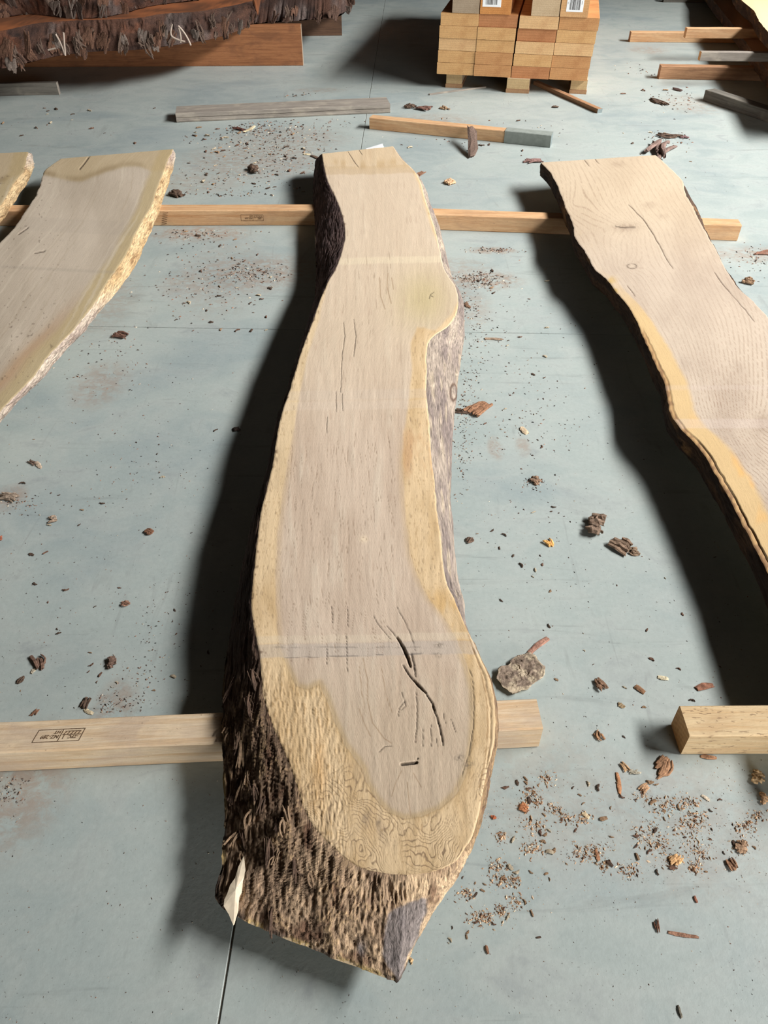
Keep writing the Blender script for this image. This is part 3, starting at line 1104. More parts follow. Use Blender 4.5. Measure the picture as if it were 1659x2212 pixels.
def paint_right(px, py, X, Y, dl, dr, al):
    nz = fbm(px * .012, py * .008, 0, 4, 302)
    col = mix(C(184, 168, 150), C(170, 153, 136), sm(-.4, .4, nz))
    col = mix(col, C(188, 168, 138), sm(620, 420, py) * .5)
    # sapwood band on the left edge
    sw = np.where(py > 900, .085, .05)
    sap = sm(1.15, .85, dl / (.03 + .045 * sm(560, 800, py) + .015 * sm(900, 960, py)) + .12 * nz) * sm(560, 700, py)
    col = mix(col, C(196, 166, 116), sap * .85)
    o = sm(.1, .5, fbm(px * .02, py * .01, 0, 3, 304)) * sap * sm(880, 960, py)
    col = mix(col, C(210, 162, 96), o * .8)
    # cathedral growth lines bending round the knots
    u = px + (py - 350) * -.52
    fld = u * .09 + ringsfield(px, py, [(1650, 915, 120, 140, 13), (1352, 492, 60, 26, -6), (1375, 478, 40, 30, 3), (1366, 575, 24, 14, 4),
                                         (1320, 350, 50, 16, 3), (1240, 440, 46, 60, 5)]) + 1.6 * fbm(px * .008, py * .005, 0, 3, 306)
    ln = np.abs((fld % 1) - .5) * 2
    st = .22 + .6 * np.exp(-(((px - 1620) / 130) ** 2 + ((py - 860) / 150) ** 2)) + .25 * np.exp(-(((px - 1250) / 60) ** 2 + ((py - 440) / 60) ** 2))
    st = st + .25 * sm(900, 1000, py)
    col = mix(col, C(136, 112, 92), sm(.30, .04, ln) * np.clip(st * 1.2, 0, .8) * (1 - sap) * sm(-.7, .1, vn(px * .3, py * .3, 0, 308)))
    # knots
    for kx, ky, rx, ry, d in ((1352, 491, 24, 9, .8), (1404, 443, 15, 7, .45), (1335, 355, 14, 7, .45), (1652, 915, 18, 20, .8), (1430, 467, 12, 5, .3)):
        r = np.hypot((px - kx) / rx, (py - ky) / ry)
        col = mix(col, C(128, 106, 88), np.exp(-r ** 2) * d * (.6 + .4 * vn(px * .3, py * .3, 0, 310)))
    d, t = segdist(px, py, [(1330, 489), (1345, 492), (1372, 491)])
    col = mix(col, C(70, 56, 46), sm(2.0, .5, d) * .8)
    r = np.hypot((px - 1365) / 10, (py - 575) / 5.2)
    col = mix(col, C(96, 82, 68), np.exp(-((r - 1) / .16) ** 2) * .9)
    dz = np.zeros_like(px)
    for poly, wd in (([(1358, 442), (1375, 460), (1390, 474), (1399, 487), (1410, 505), (1425, 530), (1440, 560), (1453, 580)], 1.5),
                     ([(1543, 588), (1560, 612), (1583, 640)], 1.0), ([(1583, 640), (1610, 670), (1630, 695)], .6), ([(1262, 345), (1272, 358)], 1.0), ([(1285, 343), (1293, 353)], 1.0),
                     ([(1356, 618), (1372, 640)], .7)):
        d, t = segdist(px + .8 * vn(py * .1, px * .1, 0, 3), py, poly)
        ww = .6 * wd * np.clip(.35 + 3 * t * (1 - t), .3, 1)
        m = sm(ww + .8, ww * .4, d)
        col = mix(col, C(76, 56, 44), m * .85)
        dz -= m * .0018
    # bark rim with the dark cambium line, near half
    rim = sm(.016, .013, dl) * sm(700, 730, py)
    col = mix(col, mix(C(176, 142, 98), C(140, 108, 76), sm(-.3, .4, vn(px * .2, py * .1, 0, 312))), rim)
    cl = np.exp(-((dl - .0155) / .0018) ** 2) * sm(930, 960, py)
    col = mix(col, C(60, 42, 28), np.clip(cl, 0, 1) * .9)
    dz -= cl * .005 + rim * .002
    # mossy yellow-brown tint patches at the left edge
    m = sm(.1, .5, fbm(px * .04, py * .04, 0, 3, 314)) * np.exp(-(dl / .035) ** 2) * sm(480, 540, py) * sm(760, 640, py)
    col = mix(col, C(176, 146, 80), m * .8)
    yy = py - (px - 1400) * .0
    for y0, y1, a in ((905, 925, .3), (832, 842, .18)):
        b = sm(y0 - 2, y0 + 2, yy) * sm(y1 + 2, y1 - 2, yy)
        col = mix(col, C(196, 180, 170), b * a)
    dz += .0004 * nz
    return col, dz


def bark_thin(px, py, X, Y, Z, w, left):
    q = fbm(X * 14, Y * 8, Z * 30, 3, 401)
    r1 = 1 - np.abs(fbm(X * 60, Y * 12, Z * 160, 4, 403)) * 2.4
    disp = .6 * r1 + 1.2 * q - .3
    col = mix(C(84, 62, 46), C(56, 42, 34), sm(-.4, .4, q))
    col = mix(col, C(150, 112, 72), sm(.25, .5, fbm(X * 20, Y * 10, Z * 20, 3, 405)) * .6)
    col = mix(col, col * .45, sm(.3, -.4, r1) * .7)
    return col, disp


def fixp(pts):
    return [((x, y), None) for x, y in pts]


L_RT = fixp([(1168, 351), (1184, 366), (1199, 391), (1211, 418), (1222, 449), (1231, 468), (1239, 489), (1242, 510), (1256, 532), (1273, 560),
             (1285, 581), (1307, 600), (1334, 633), (1353, 655), (1371, 686), (1388, 723), (1408, 766), (1424, 799), (1438, 830), (1443, 861),
             (1453, 898), (1474, 927), (1497, 951), (1515, 972), (1550, 1028), (1581, 1085), (1608, 1138), (1635, 1185), (1659, 1238),
             (1692, 1310), (1738, 1420), (1790, 1540), (1840, 1660)])
R_RT = [((1417, 335), (1424, 352)), ((1442, 357), (1450, 376)), ((1476, 394), (1480, 412)), ((1479, 412), (1494, 430)), ((1491, 436), (1506, 452)),
        ((1506, 466), (1518, 484)), ((1525, 501), (1532, 520)), ((1546, 538), (1553, 560)), ((1571, 587), (1576, 606)), ((1589, 615), (1592, 636)),
        ((1629, 652), None), ((1659, 686), None), ((1720, 760), None), ((1800, 880), None), ((1900, 1060), None), ((2020, 1300), None), ((2120, 1660), None)]
rt = slab('pale live-edge slab on the right with knots, bark rim and a long crack', L_RT, R_RT, .095, B, 620, 200, 16, paint_right, bark_thin,
          amp=0.006, bulge=0.004, edge=.0028)

# ---- left slabs


def paint_left(seed, gx):
    def f(px, py, X, Y, dl, dr, al):
        nz = fbm(px * .012, py * .006, 0, 4, seed)
        col = mix(C(190, 176, 158), C(176, 162, 144), sm(-.4, .4, nz))
        sap = sm(.09, .05, dr + .02 * nz)
        col = mix(col, C(176, 156, 112), sap * .7)
        br = np.exp(-((dr - .09) / .03) ** 2) * sm(600, 760, py)
        col = mix(col, C(168, 130, 88), br * .6)
        # faint cathedral arcs and saw striping along the board
        wv = fbm(dl * 60 + .8 * nz, al * .7, 0, 3, seed + 3)
        col = mix(col, C(206, 194, 174), sm(.1, .6, wv) * .4)
        wv = fbm(dl * 120, al * 1.4, 0, 3, seed + 4)
        col = mix(col, C(156, 138, 114), sm(.2, .7, wv) * .3)
        # weathered far end with a wavy tide line
        tl = 372 + 12 * np.sin((px - 120) * .03) - (px - 240) * .06 + 4 * vn(px * .04, 0, 0, seed + 5)
        col = mix(col, C(178, 156, 116), sm(tl + 5, tl - 3, py) * .6)
        col = mix(col, C(132, 112, 80), np.exp(-((py - tl + 4) / 7) ** 2) * .55 * sm(-.4, .3, vn(px * .03, py * .01, 0, seed + 6)))
        dz = np.zeros_like(px)
        for poly, wd in (([(192, 339), (182, 353), (172, 365)], 1.1), ([(60, 492), (40, 506)], .8), ([(97, 542), (74, 547)], .7)):
            d, t = segdist(px, py, poly)
            m = sm(wd + 1.0, wd * .4, d)
            if gx:
                col = mix(col, C(66, 52, 42), m * .9)
                dz -= m * .004
        sp = sm(.80, .9, vn(px * .2, py * .25, 0, seed + 8)) * sm(200, 60, px)
        col = mix(col, C(90, 74, 60), sp * .6)
        for y0, y1, a in ((578, 584, .25), (470, 500, .12)):
            yy = py - (px - 100) * .05
            col = mix(col, C(150, 140, 128), sm(y0 - 2, y0 + 2, yy) * sm(y1 + 2, y1 - 2, yy) * a)
        dz += .0008 * nz
        return col, dz
    return f


def bark_pale(px, py, X, Y, Z, w, left):
    q = fbm(X * 20, Y * 10, Z * 40, 3, 501)
    r1 = 1 - np.abs(fbm(X * 70 + q, Y * 14, Z * 120, 4, 503)) * 2.4
    disp = .7 * r1 + 1.0 * q - .3
    col = mix(C(200, 174, 134), C(174, 144, 104), sm(-.4, .4, q))
    grey = sm(610, 690, py) + sm(375, 340, py)
    col = mix(col, mix(C(190, 176, 164), C(156, 142, 136), sm(-.3, .3, q)), np.clip(grey, 0, 1) * .8)
    col = mix(col, C(120, 86, 58), sm(.25, -.35, r1) * .65)
    return col, disp


R_LF = [((375, 322), (379, 345)), ((364, 343), (372, 366)), ((352, 374), (363, 396)), ((339, 407), (352, 430)), ((327, 445), (339, 468)),
        ((309, 475), (328, 495)), ((291, 508), (313, 525)), ((273, 548), (298, 562)), ((259, 570), (281, 590)), ((228, 617), (250, 634)),
        ((197, 664), (211, 678)), ((156, 715), (169, 728)), ((114, 757), (127, 772)), ((67, 819), (78, 830)), ((31, 855), (42, 866)),
        ((0, 887), (13, 898)), ((-60, 955), None), ((-150, 1050), None), ((-320, 1230), None)]
L_LF = fixp([(130, 343), (96, 369), (92, 381), (81, 414), (71, 432), (46, 470), (23, 500), (0, 523), (-60, 590), (-150, 700), (-300, 880), (-450, 1060), (-600, 1230)])
lf = slab('wide grey-tan live-edge slab on the left with pale barkless edge', L_LF, R_LF, .088, B, 460, 150, 18, paint_left(601, True), bark_pale,
          amp=0.008, bulge=0.006, edge=.003)
R_FL = [((61, 328), (70, 340)), ((54, 356), (73, 360)), ((48, 374), (62, 388)), ((33, 391), (42, 418)), ((18, 417), (25, 445)), ((5, 437), (8, 470)),
        ((-30, 485), (-26, 512)), ((-100, 570), None), ((-240, 740), None)]
L_FL = fixp([(-190, 338), (-230, 400), (-280, 480), (-350, 600), (-420, 740)])
fl = slab('live-edge slab corner at the far left edge of the photo', L_FL, R_FL, .088, B, 160, 90, 16, paint_left(651, False), bark_pale,
          amp=0.010, bulge=0.008, edge=.004)

# ------------------------------------------------------------------ lumber stack at the back
a = P(943, 160, .062)
b = P(1268, 176, .062)
dS = (b - a)
SW = dS.length
ang = math.atan2(dS.y, dS.x)
dS.normalize()
bS = Vector((-dS.y, dS.x, 0))
bh = .0502 * H
bw = SW / 4
ENDS = [m_end('board_end_a', (208, 166, 114), (178, 130, 82), 0), m_end('board_end_b', (194, 146, 98), (162, 110, 68), 1),
        m_end('board_end_c', (216, 178, 130), (188, 142, 98), 2), m_end('board_end_d', (184, 128, 86), (150, 96, 60), 3)]
M_BRD = m_timber('board_side', (196, 146, 96), (160, 104, 60), (140, 92, 56), seed=7.7)


def board_mesh(name, w, L, h, seed):
    """board lying along +Y from its sawn front end at y=0; x 0..w, z 0..h"""
    bm = bmesh.new()
    e = .0022
    nx = 6
    prof = [(e, 0)] + [(w * i / nx, 0) for i in range(1, nx)] + [(w - e, 0), (w, e), (w, h - e), (w - e, h)] + \
           [(w * i / nx, h) for i in range(nx - 1, 0, -1)] + [(e, h), (0, h - e), (0, e)]
    r0 = []
    rr = random.Random(seed)
    for (x, z) in prof:
        j = rr.uniform(-.0006, .0006) if 0 < x < w else 0
        r0.append(bm.verts.new((x, 0, z + j)))
    r1 = [bm.verts.new((v.co.x, L, v.co.z)) for v in r0]
    n = len(prof)
    for i in range(n):
        bm.faces.new((r0[i], r0[(i + 1) % n], r1[(i + 1) % n], r1[i]))
    f = bm.faces.new(r0)
    g = bm.faces.new(r1)
    f.material_index = g.material_index = 1
    bmesh.ops.recalc_face_normals(bm, faces=bm.faces)
    me = bpy.data.meshes.new(name)
    bm.to_mesh(me)
    bm.free()
    return me


def place(name, me, p, rz, mats, label=None, cat=None, group=None):
    o = ob(name, me)
    for m in mats:
        me.materials.append(m)
    o.location = p
    o.rotation_euler = (0, 0, rz)
    if label:
        tag(o, label, cat, group)
    return o


colnames = ('leftmost column', 'second column from the left', 'third column from the left', 'rightmost column')
rownames = ('bottom', 'second from bottom', 'middle', 'second from top', 'top')
pick = [[0, 0, 2, 0, 0], [1, 1, 0, 0, 3], [3, 0, 2, 3, 2], [1, 1, 2, 0, 1]]
rr = random.Random(5)
for c in range(4):
    for r in range(5):
        lean = (.003 * r if c < 2 else .0052 * r)
        gap = .0 if c < 2 else .002
        p = a + dS * (c * bw + gap + lean + rr.uniform(-.0015, .0015)) + bS * rr.uniform(0, .012)
        p.z = .062 * H + r * bh + (0.0005 * r)
        place('board', board_mesh('board', bw - .0035, 2.6, bh - .0012, c * 5 + r), p, ang,
              (M_BRD, ENDS[pick[c][r]]), 'sawn board, %s row, %s of the stack' % (rownames[r], colnames[c]), 'board',
              'boards in the lumber stack')
ztop = .062 + 5 * .0502 + .0015
pf = [((969, 39), (1030, 40)), ((1031, 40), (1099, 44)), ((1143, 49), (1206, 52)), ((1207, 52), (1270, 54))]
pcol = [((168, 150, 128), (140, 122, 100)), ((204, 142, 82), (170, 108, 58)), ((196, 172, 140), (170, 144, 110)), ((208, 164, 116), (180, 132, 86))]
plab = ['grey-faced square post, leftmost on the stack', 'orange square post with white barcode label, second from left on the stack',
        'pale square post with bare end, third from left on the stack', 'tan square post with white barcode label, rightmost on the stack']
for i, ((x0, x1), (c1, c2)) in enumerate(zip(pf, pcol)):
    pa, pb = P(x0[0], x0[1], ztop), P(x1[0], x1[1], ztop)
    t0, t1 = (pa - a).dot(dS), (pb - a).dot(dS)
    w = t1 - t0 - .003
    p = a + dS * t0 + bS * .004
    p.z = ztop * H
    hgt = w * 1.05
    o = place('post', board_mesh('post', w, 2.5, hgt, 40 + i), p, ang, (M_BRD, m_end('post_end_%d' % i, c1, c2, i)), plab[i], 'post',
              'square posts on top of the lumber stack')
    if i in (1, 3):
        lw, lh = w * .60, hgt * .74
        lx, lz = w * (.07 if i == 1 else .20), hgt * (.19 if i == 1 else .16)
        bm = bmesh.new()
        bmesh.ops.create_cube(bm, size=1)
        bmesh.ops.scale(bm, vec=(lw, .001, lh), verts=bm.verts)
        bmesh.ops.translate(bm, vec=(lx + lw / 2, -.0008, lz + lh / 2), verts=bm.verts)
        me = bpy.data.meshes.new('paper_label')
        bm.to_mesh(me)
        bm.free()
        lab = ob('paper_label', me, M_PAPER, o)
        lab['label'] = 'white barcode label stapled to the post end'
        bm = bmesh.new()

        def mark(x, z, ww_, hh_):
            vs = [bm.verts.new((lx + x * lw, -.00165, lz + z * lh)), bm.verts.new((lx + (x + ww_) * lw, -.00165, lz + z * lh)),
                  bm.verts.new((lx + (x + ww_) * lw, -.00165, lz + (z + hh_) * lh)), bm.verts.new((lx + x * lw, -.00165, lz + (z + hh_) * lh))]
            bm.faces.new(vs)
        rb = random.Random(i)
        x = .16
        while x < .80:
            ww_ = rb.choice((.012, .02, .032))
            mark(x, .08, ww_, .42)
            x += ww_ + rb.choice((.012, .018, .028))
        mark(.05, .3, .02, .08)
        mark(.88, .3, .02, .14)
        for row, (n_, s_) in enumerate(((9, .06), (4, .05), (8, .075), (7, .07), (9, .06))):
            x = .5 - n_ * s_ * .5
            for _ in range(n_):
                mark(x, .58 + row * .075, s_ * .7, .035)
                x += s_
        me = bpy.data.meshes.new('barcode')
        bm.to_mesh(me)
        bm.free()
        ob('barcode', me, M_INK, lab)
ENDB = m_end('block_end', (190, 164, 122), (164, 134, 94), 4)
ENDB2 = m_end('block_end_low', (166, 130, 96), (132, 98, 72), 5)
# blocks carrying the stack
for i, (x0, x1, yb, lab) in enumerate(((962, 998, 189, 'left'), (1092, 1142, 200, 'middle'), (1229, 1266, 202, 'right'))):
    pa, pb = P(x0, yb, 0), P(x1, yb + 1, 0)
    w = (pb - pa).length
    hb = .062 * H
    o = empty('packing_block', pa + Vector((0, 0, 0)), 'short wooden packing block under the %s side of the lumber stack' % lab, 'block', 'blocks under the lumber stack')
    o.rotation_euler = (0, 0, ang)
    for nm, z0, z1, m, sh in (('lower_piece', 0, hb * .28, (M_BROWN, ENDB2), 0), ('upper_piece', hb * .28, hb, (M_PINE, ENDB), .004)):
        me = board_mesh(nm, w - sh * 2, .5, z1 - z0 - .0008, 60 + i)
        q = ob(nm, me, None, o)
        for mm in m:
            me.materials.append(mm)
        q.location = (sh, sh, z0)

# loose sticks and timbers on the floor
timber('lath', (1152, 183), (1290, 245), 0, .026, .017, M_BROWN, M_PAINT, 'narrow brown batten with grey end, lying in front of the lumber stack', 'batten')
timber('lath', (928, 206), (1050, 190), 0, .010, .006, M_GREY, M_GREY, 'thin grey splintered lath beside the left block of the lumber stack', 'batten')
timber('weathered_plank', (382, 265), (843, 244), 0, .115, .036, M_GREY, M_GREY,
       'weathered grey plank with a grooved side lying beyond the middle slab', 'plank', groove=True)
grey_end = timber('short_timber', (798, 279), (1187, 319), 0, .048, .045, M_PINE2, M_PAINT,
                  'tan batten with a grey painted end and a bark strip leaning on it', 'timber', seed=4)
# painted end sleeve: the last quarter of the batten is grey
p, q = P(798, 279, 0), P(1187, 319, 0)
L = (q - p).length
me = timber_mesh('painted_end', L * .245, .048 * H + .006, .045 * H + .003, seed=8)
pe = ob('painted_end', me, m_plain('grey_face', (132, 138, 132), .8, .12, 30), grey_end)
me.materials.append(M_PAINT)
pe.location = (L * .757, -.003, 0)
pe['label'] = 'grey weathered end section'
timber('weathered_timber', (-120, 210), (128, 205), 0, .03, .052, M_GREYD, M_GREY, 'dark grey weathered timber end at the upper left edge', 'timber')
timber('weathered_timber', (1518, 217), (1760, 300), 0, .06, .045, M_GREYD, M_GREY, 'dark grey weathered beam in shade at the right edge, behind the right slab', 'timber')
timber('floor_bearer', (1360, 91), (1900, 96), 0, .045, .05, M_PINE2, M_BROWN, 'tan bearer on the floor under the slab pile at upper right, farther one', 'timber', seed=5)
timber('floor_bearer', (1423, 171), (1980, 182), 0, .05, .058, M_BROWN, M_BROWN, 'brown bearer on the floor under the slab pile at upper right, nearer one', 'timber', seed=6)
timber('floor_bearer', (1433, 5), (1900, 10), 0, .05, .05, M_GREYD, M_GREYD, 'dark bearer end at the very top edge, farthest under the slab pile', 'timber', seed=6)
timber('sticker_batten', (1480, 83), (1960, 86), .108, .040, .046, M_PINE2, M_PINE2, 'tan sticker batten projecting from the slab pile at upper right', 'timber', seed=7)
timber('sticker_batten', (1511, 132), (1990, 137), .108, .034, .038, M_GREY, M_ENDP, 'grey sticker batten projecting from the slab pile at upper right', 'timber', seed=8)


def paint_pile(c1, c2):
    def f(px, py, X, Y, dl, dr, al):
        nz = fbm(px * .02, py * .01, 0, 3, 701)
        col = mix(C(*c1), C(*c2), sm(-.4, .4, nz))
        return col, .0005 * nz
    return f


slab('lower brown slab of the pile at the upper right corner',
     fixp([(1500, -70), (1520, -30), (1545, 5), (1575, 42), (1606, 84), (1640, 128), (1680, 178), (1730, 240)]),
     fixp([(1700, -70), (1760, -30), (1820, 10), (1880, 60), (1930, 110), (1980, 160), (2040, 240)]),
     .107, .0505, 90, 40, 10, paint_pile((190, 150, 116), (150, 112, 84)), bark_thin, amp=.012, bulge=.0, edge=.006)
slab('pale upper slab of the pile at the upper right corner',
     fixp([(1570, -70), (1582, -30), (1602, 0), (1626, 20), (1641, 46), (1662, 72), (1700, 110), (1760, 180)]),
     fixp([(1760, -70), (1810, -30), (1850, 0), (1900, 30), (1930, 60), (1970, 90), (2010, 130), (2080, 180)]),
     .215, .1555, 90, 40, 10, paint_pile((236, 212, 164), (222, 194, 144)), bark_thin, amp=.010, bulge=.0, edge=.004)

# ------------------------------------------------------------------ dark log pile at the upper left
BH = .184
timber('deep_beam', (-260, 147), (655, 142), 0, .05, BH, M_BEAM, m_end('beam_end', (176, 160, 140), (120, 90, 64), 2),
       'deep reddish-brown beam on edge carrying the burr slabs, nearer one', 'beam')
timber('deep_beam', (-160, 86), (739, 77), 0, .05, BH, m_timber('dark_beam', (96, 70, 52), (74, 52, 38), (60, 44, 34), seed=9),
       M_GREYD, 'dark deep beam behind the reddish one under the burr slabs', 'beam')


def paint_burr(px, py, X, Y, dl, dr, al):
    nz = fbm(px * .02, py * .05, 0, 4, 801)
    col = mix(C(150, 92, 56), C(112, 68, 42), sm(-.4, .4, nz))
    return col, .002 * nz


def rough_slab(label, topf, botf, back, zt, zb, seed, amp=.03):
    """ragged slab seen from the side: top and bottom front outline (pixels) with a ragged root-like face"""
    K = len(topf)
    T = PA(np.array(topf, float), zt)
    Bm = PA(np.array(botf, float), zb)
    s = np.linspace(0, 1, K)
    nU, nW = 420, 40
    t = np.linspace(0, 1, nU)
    a_, b_ = herm(T, s, t), herm(Bm, s, t)
    w = np.linspace(0, 1, nW)
    S = a_[:, None] * (1 - w)[None, :, None] + b_[:, None] * w[None, :, None]
    Z = (zt * (1 - w) + zb * w)[None, :] * H * np.ones((nU, nW))
    X, Y = S[..., 0], S[..., 1]
    q = fbm(X * 6, Z * 14, Y * 3, 4, seed)
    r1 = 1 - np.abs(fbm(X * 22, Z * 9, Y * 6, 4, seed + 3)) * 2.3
    lump = fbm(X * 12, Z * 10, Y * 6, 3, seed + 5)
    disp = amp * (1.3 * q + .7 * r1 + .8 * lump)
    Y2 = Y - disp * np.sin(np.pi * np.clip(w * .9 + .12, 0, 1))[None, :]
    # ragged lower fringe
    Z = Z - (w[None, :] ** 3) * .03 * np.clip(fbm(X * 30, 0, 0, 4, seed + 7) + .2, 0, 1) * 1.6
    Z = np.maximum(Z, zb * H - .0)
    col = mix(C(82, 56, 44), C(52, 36, 30), sm(-.4, .4, q))  # bark browns darkened to carry the shade on the pile
    gry = sm(.15, .45, fbm(X * 5, Z * 3, 0, 3, seed + 9))
    col = mix(col, mix(C(112, 98, 92), C(78, 66, 62), sm(-.4, .4, r1 - .4)), gry * .8)
    col = mix(col, C(104, 64, 44), sm(.2, .5, fbm(X * 9, Z * 12, 0, 3, seed + 11)) * .6)
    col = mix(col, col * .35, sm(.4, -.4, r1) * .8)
    base = Vector((float(X.mean()), float(Y.mean()), zb * H))
    root = empty('burr_slab', base, label, 'slab')
    V = np.stack([X, Y2, Z], -1).reshape(-1, 3) - np.array(base)
    idx = np.arange(nU * nW).reshape(nU, nW)
    Q = np.stack([idx[:-1, :-1], idx[:-1, 1:], idx[1:, 1:], idx[1:, :-1]], -1).reshape(-1, 4)
    ob('ragged_bark', mesh_np('ragged_bark', V, Q, col.reshape(-1, 3)), M_BARK, root)
    # top, back, underside and the right end
    top0 = np.stack([X[:, 0], Y2[:, 0], Z[:, 0]], -1)
    bot0 = np.stack([X[:, -1], Y2[:, -1], Z[:, -1]], -1)
    nB = 14
    vs, cols_, fs = [], [], []
    bk = back
    for j, f in enumerate(np.linspace(0, 1, nB)):
        g = top0.copy()
        g[:, 1] = g[:, 1] + (bk + .25 * 0 - 0) * f
        g[:, 2] += .006 * fbm(g[:, 0] * 5, g[:, 1] * 5, 0, 3, seed + 13) * min(1, f * 8)
        vs.append(g)
    for j, f in enumerate((1, 0.0)):
        g = bot0.copy()
        g[:, 1] = g[:, 1] + bk * f
        g[:, 2] = zb * H
        vs.append(g)
    vs = np.array(vs)
    nj = len(vs)
    V = vs.reshape(-1, 3) - np.array(base)
    idx = np.arange(nj * nU).reshape(nj, nU)
    Q = list(np.stack([idx[:-1, :-1], idx[:-1, 1:], idx[1:, 1:], idx[1:, :-1]], -1).reshape(-1, 4))
    for e in (0, nU - 1):
        m_ = nj
        for j in range(nB - 1):
            Q.append((idx[j, e], idx[j + 1, e], idx[nj - 2, e], idx[nj - 1, e]))
    n_ = fbm(V[:, 0] * 4, V[:, 1] * 9, 0, 4, seed + 15)
    cc = lin((158, 96, 58))[None] * (1 - sm(-.4, .5, n_))[:, None] + lin((104, 66, 44))[None] * sm(-.4, .5, n_)[:, None]
    ob('sawn_face', mesh_np('sawn_face', V, np.array(Q), cc, V[:, :2]), M_SAWN, root)
    return root, top0, bot0


def chip_bm(rr_, L, W, T, kind):
    """L x W x T fragment lying on z=0, long axis X"""
    bm = bmesh.new()
    n = 7 if kind != 'stick' else 5
    rings = []
    bend = rr_.uniform(-.25, .25) * L * (.25 if kind == 'stick' else 1)
    arch = rr_.uniform(.0, .5) * T
    for i in range(n):
        f = i / (n - 1)
        x = (f - .5) * L
        if kind == 'stick':
            w = W * (.75 if i in (0, n - 1) else 1) * rr_.uniform(.85, 1.1)
        elif kind == 'slabby':
            w = W * (.7 + .3 * math.sin(math.pi * f)) * rr_.uniform(.85, 1.12)
        else:
            w = W * (.25 + .75 * math.sin(math.pi * min(1, f * .85 + .1))) * rr_.uniform(.7, 1.2)
        y = bend * 4 * f * (1 - f) - bend * .5
        z = arch * math.sin(math.pi * f) + rr_.uniform(0, .15) * T
        t = T * rr_.uniform(.7, 1.1)
        m = 6
        ring = []
        for k in range(m):
            u = k / m * 2 * math.pi
            yy = math.cos(u) * w * .5 * rr_.uniform(.88, 1.12)
            zz_ = (math.sin(u) * .5 + .5) * t
            ring.append(bm.verts.new((x + rr_.uniform(-.06, .06) * L, y + yy, z + zz_)))
        rings.append(ring)
    for a_, b_ in zip(rings[:-1], rings[1:]):
        for k in range(6):
            bm.faces.new((a_[k], a_[(k + 1) % 6], b_[(k + 1) % 6], b_[k]))
    bm.faces.new(rings[0])
    bm.faces.new(rings[-1])
    bmesh.ops.recalc_face_normals(bm, faces=bm.faces)
    mz = min(v.co.z for v in bm.verts)
    bmesh.ops.translate(bm, vec=(0, 0, -mz), verts=bm.verts)
    return bm


def bundle_bm(rr_, L, W, T):
    """torn bark: several near-parallel slivers grown together"""
    bm = bmesh.new()
    n = rr_.randint(4, 7)
    for i in range(n):
        l = L * rr_.uniform(.45, 1.0)
        sub = chip_bm(rr_, l, W * rr_.uniform(.22, .42), T * rr_.uniform(.5, 1.0), 'stick' if rr_.random() < .6 else 'flake')
        me = bpy.data.meshes.new('t')
        sub.to_mesh(me)
        sub.free()
        me.transform(Matrix.Translation(((rr_.uniform(-.5, .5)) * (L - l), (i / (n - 1) - .5) * W * .8, rr_.uniform(0, .35) * T)) @ Matrix.Rotation(rr_.gauss(0, .16), 4, 'Z'))
        bm.from_mesh(me)
        bpy.data.meshes.remove(me)
    return bm


def colmesh(bm, name, base, rr_, var=.25):
    me = bpy.data.meshes.new(name)
    bm.to_mesh(me)
    bm.free()
    a_ = me.attributes.new('Col', 'FLOAT_COLOR', 'POINT')
    bc = lin(base)
    for d in a_.data:
        k = 1 + rr_.uniform(-var, var)
        d.color = (bc[0] * k, bc[1] * k, bc[2] * k, 1)
    return me


low, lt, lb = rough_slab('lower ragged shade-darkened burr slab on the deep beams, upper left',
                         [(-200, 90), (0, 66), (80, 50), (160, 44), (230, 42), (300, 38), (350, 30), (430, 24), (500, 12), (545, 2)],
                         [(-200, 160), (0, 148), (60, 136), (120, 122), (200, 112), (290, 108), (360, 100), (450, 86), (520, 64), (560, 40)],
                         1.1, .300, .187, 901)
up, ut, ub = rough_slab('upper ragged burr slab at the top left edge of the photo',
                        [(-200, -30), (0, -34), (100, -34), (200, -38), (300, -48), (400, -62), (470, -80)],
                        [(-200, 40), (0, 36), (60, 30), (150, 38), (230, 36), (330, 12), (430, 0)],
                        1.0, .42, .303, 931)
bk, bt_, bb_ = rough_slab('dark ragged burr slab end beyond the reddish beam',
                          [(480, -60), (540, -60), (600, -62), (680, -66), (730, -72), (775, -78)],
                          [(480, 62), (540, 52), (600, 48), (680, 42), (735, 34), (766, 2)],
                          .9, .34, .1875, 961, amp=.02)
rr_ = random.Random(12)
for root, b0, cnt, zz_ in ((low, lb, 60, .03), (up, ub, 26, .03), (bk, bb_, 14, .02)):
    proto = []
    for k in range(9):
        bm = bundle_bm(rr_, rr_.uniform(.07, .15), rr_.uniform(.03, .08), .014)
        bmesh.ops.rotate(bm, cent=(0, 0, 0), matrix=Matrix.Rotation(math.pi / 2, 3, 'Y'), verts=bm.verts)
        bmesh.ops.rotate(bm, cent=(0, 0, 0), matrix=Matrix.Rotation(math.pi / 2, 3, 'Z'), verts=bm.verts)
        proto.append(colmesh(bm, 'bark_flap', rr_.choice(((80, 60, 50), (92, 66, 52), (104, 92, 84), (70, 56, 49), (88, 72, 62))), rr_))
        proto[-1].materials.append(M_CHIP)
    for k in range(cnt):
        i = rr_.randrange(20, len(b0) - 4)
        o = ob('bark_flap', rr_.choice(proto), None, root)
        q = Vector(b0[i]) - root.location
        o.location = (q.x, q.y - rr_.uniform(.0, .025), q.z + rr_.uniform(.0, .12))
        o.rotation_euler = (rr_.uniform(-.45, .15), rr_.uniform(-.5, .5), rr_.uniform(-.7, .7))
        s_ = rr_.uniform(.6, 1.25)
        o.scale = (s_, s_, s_)
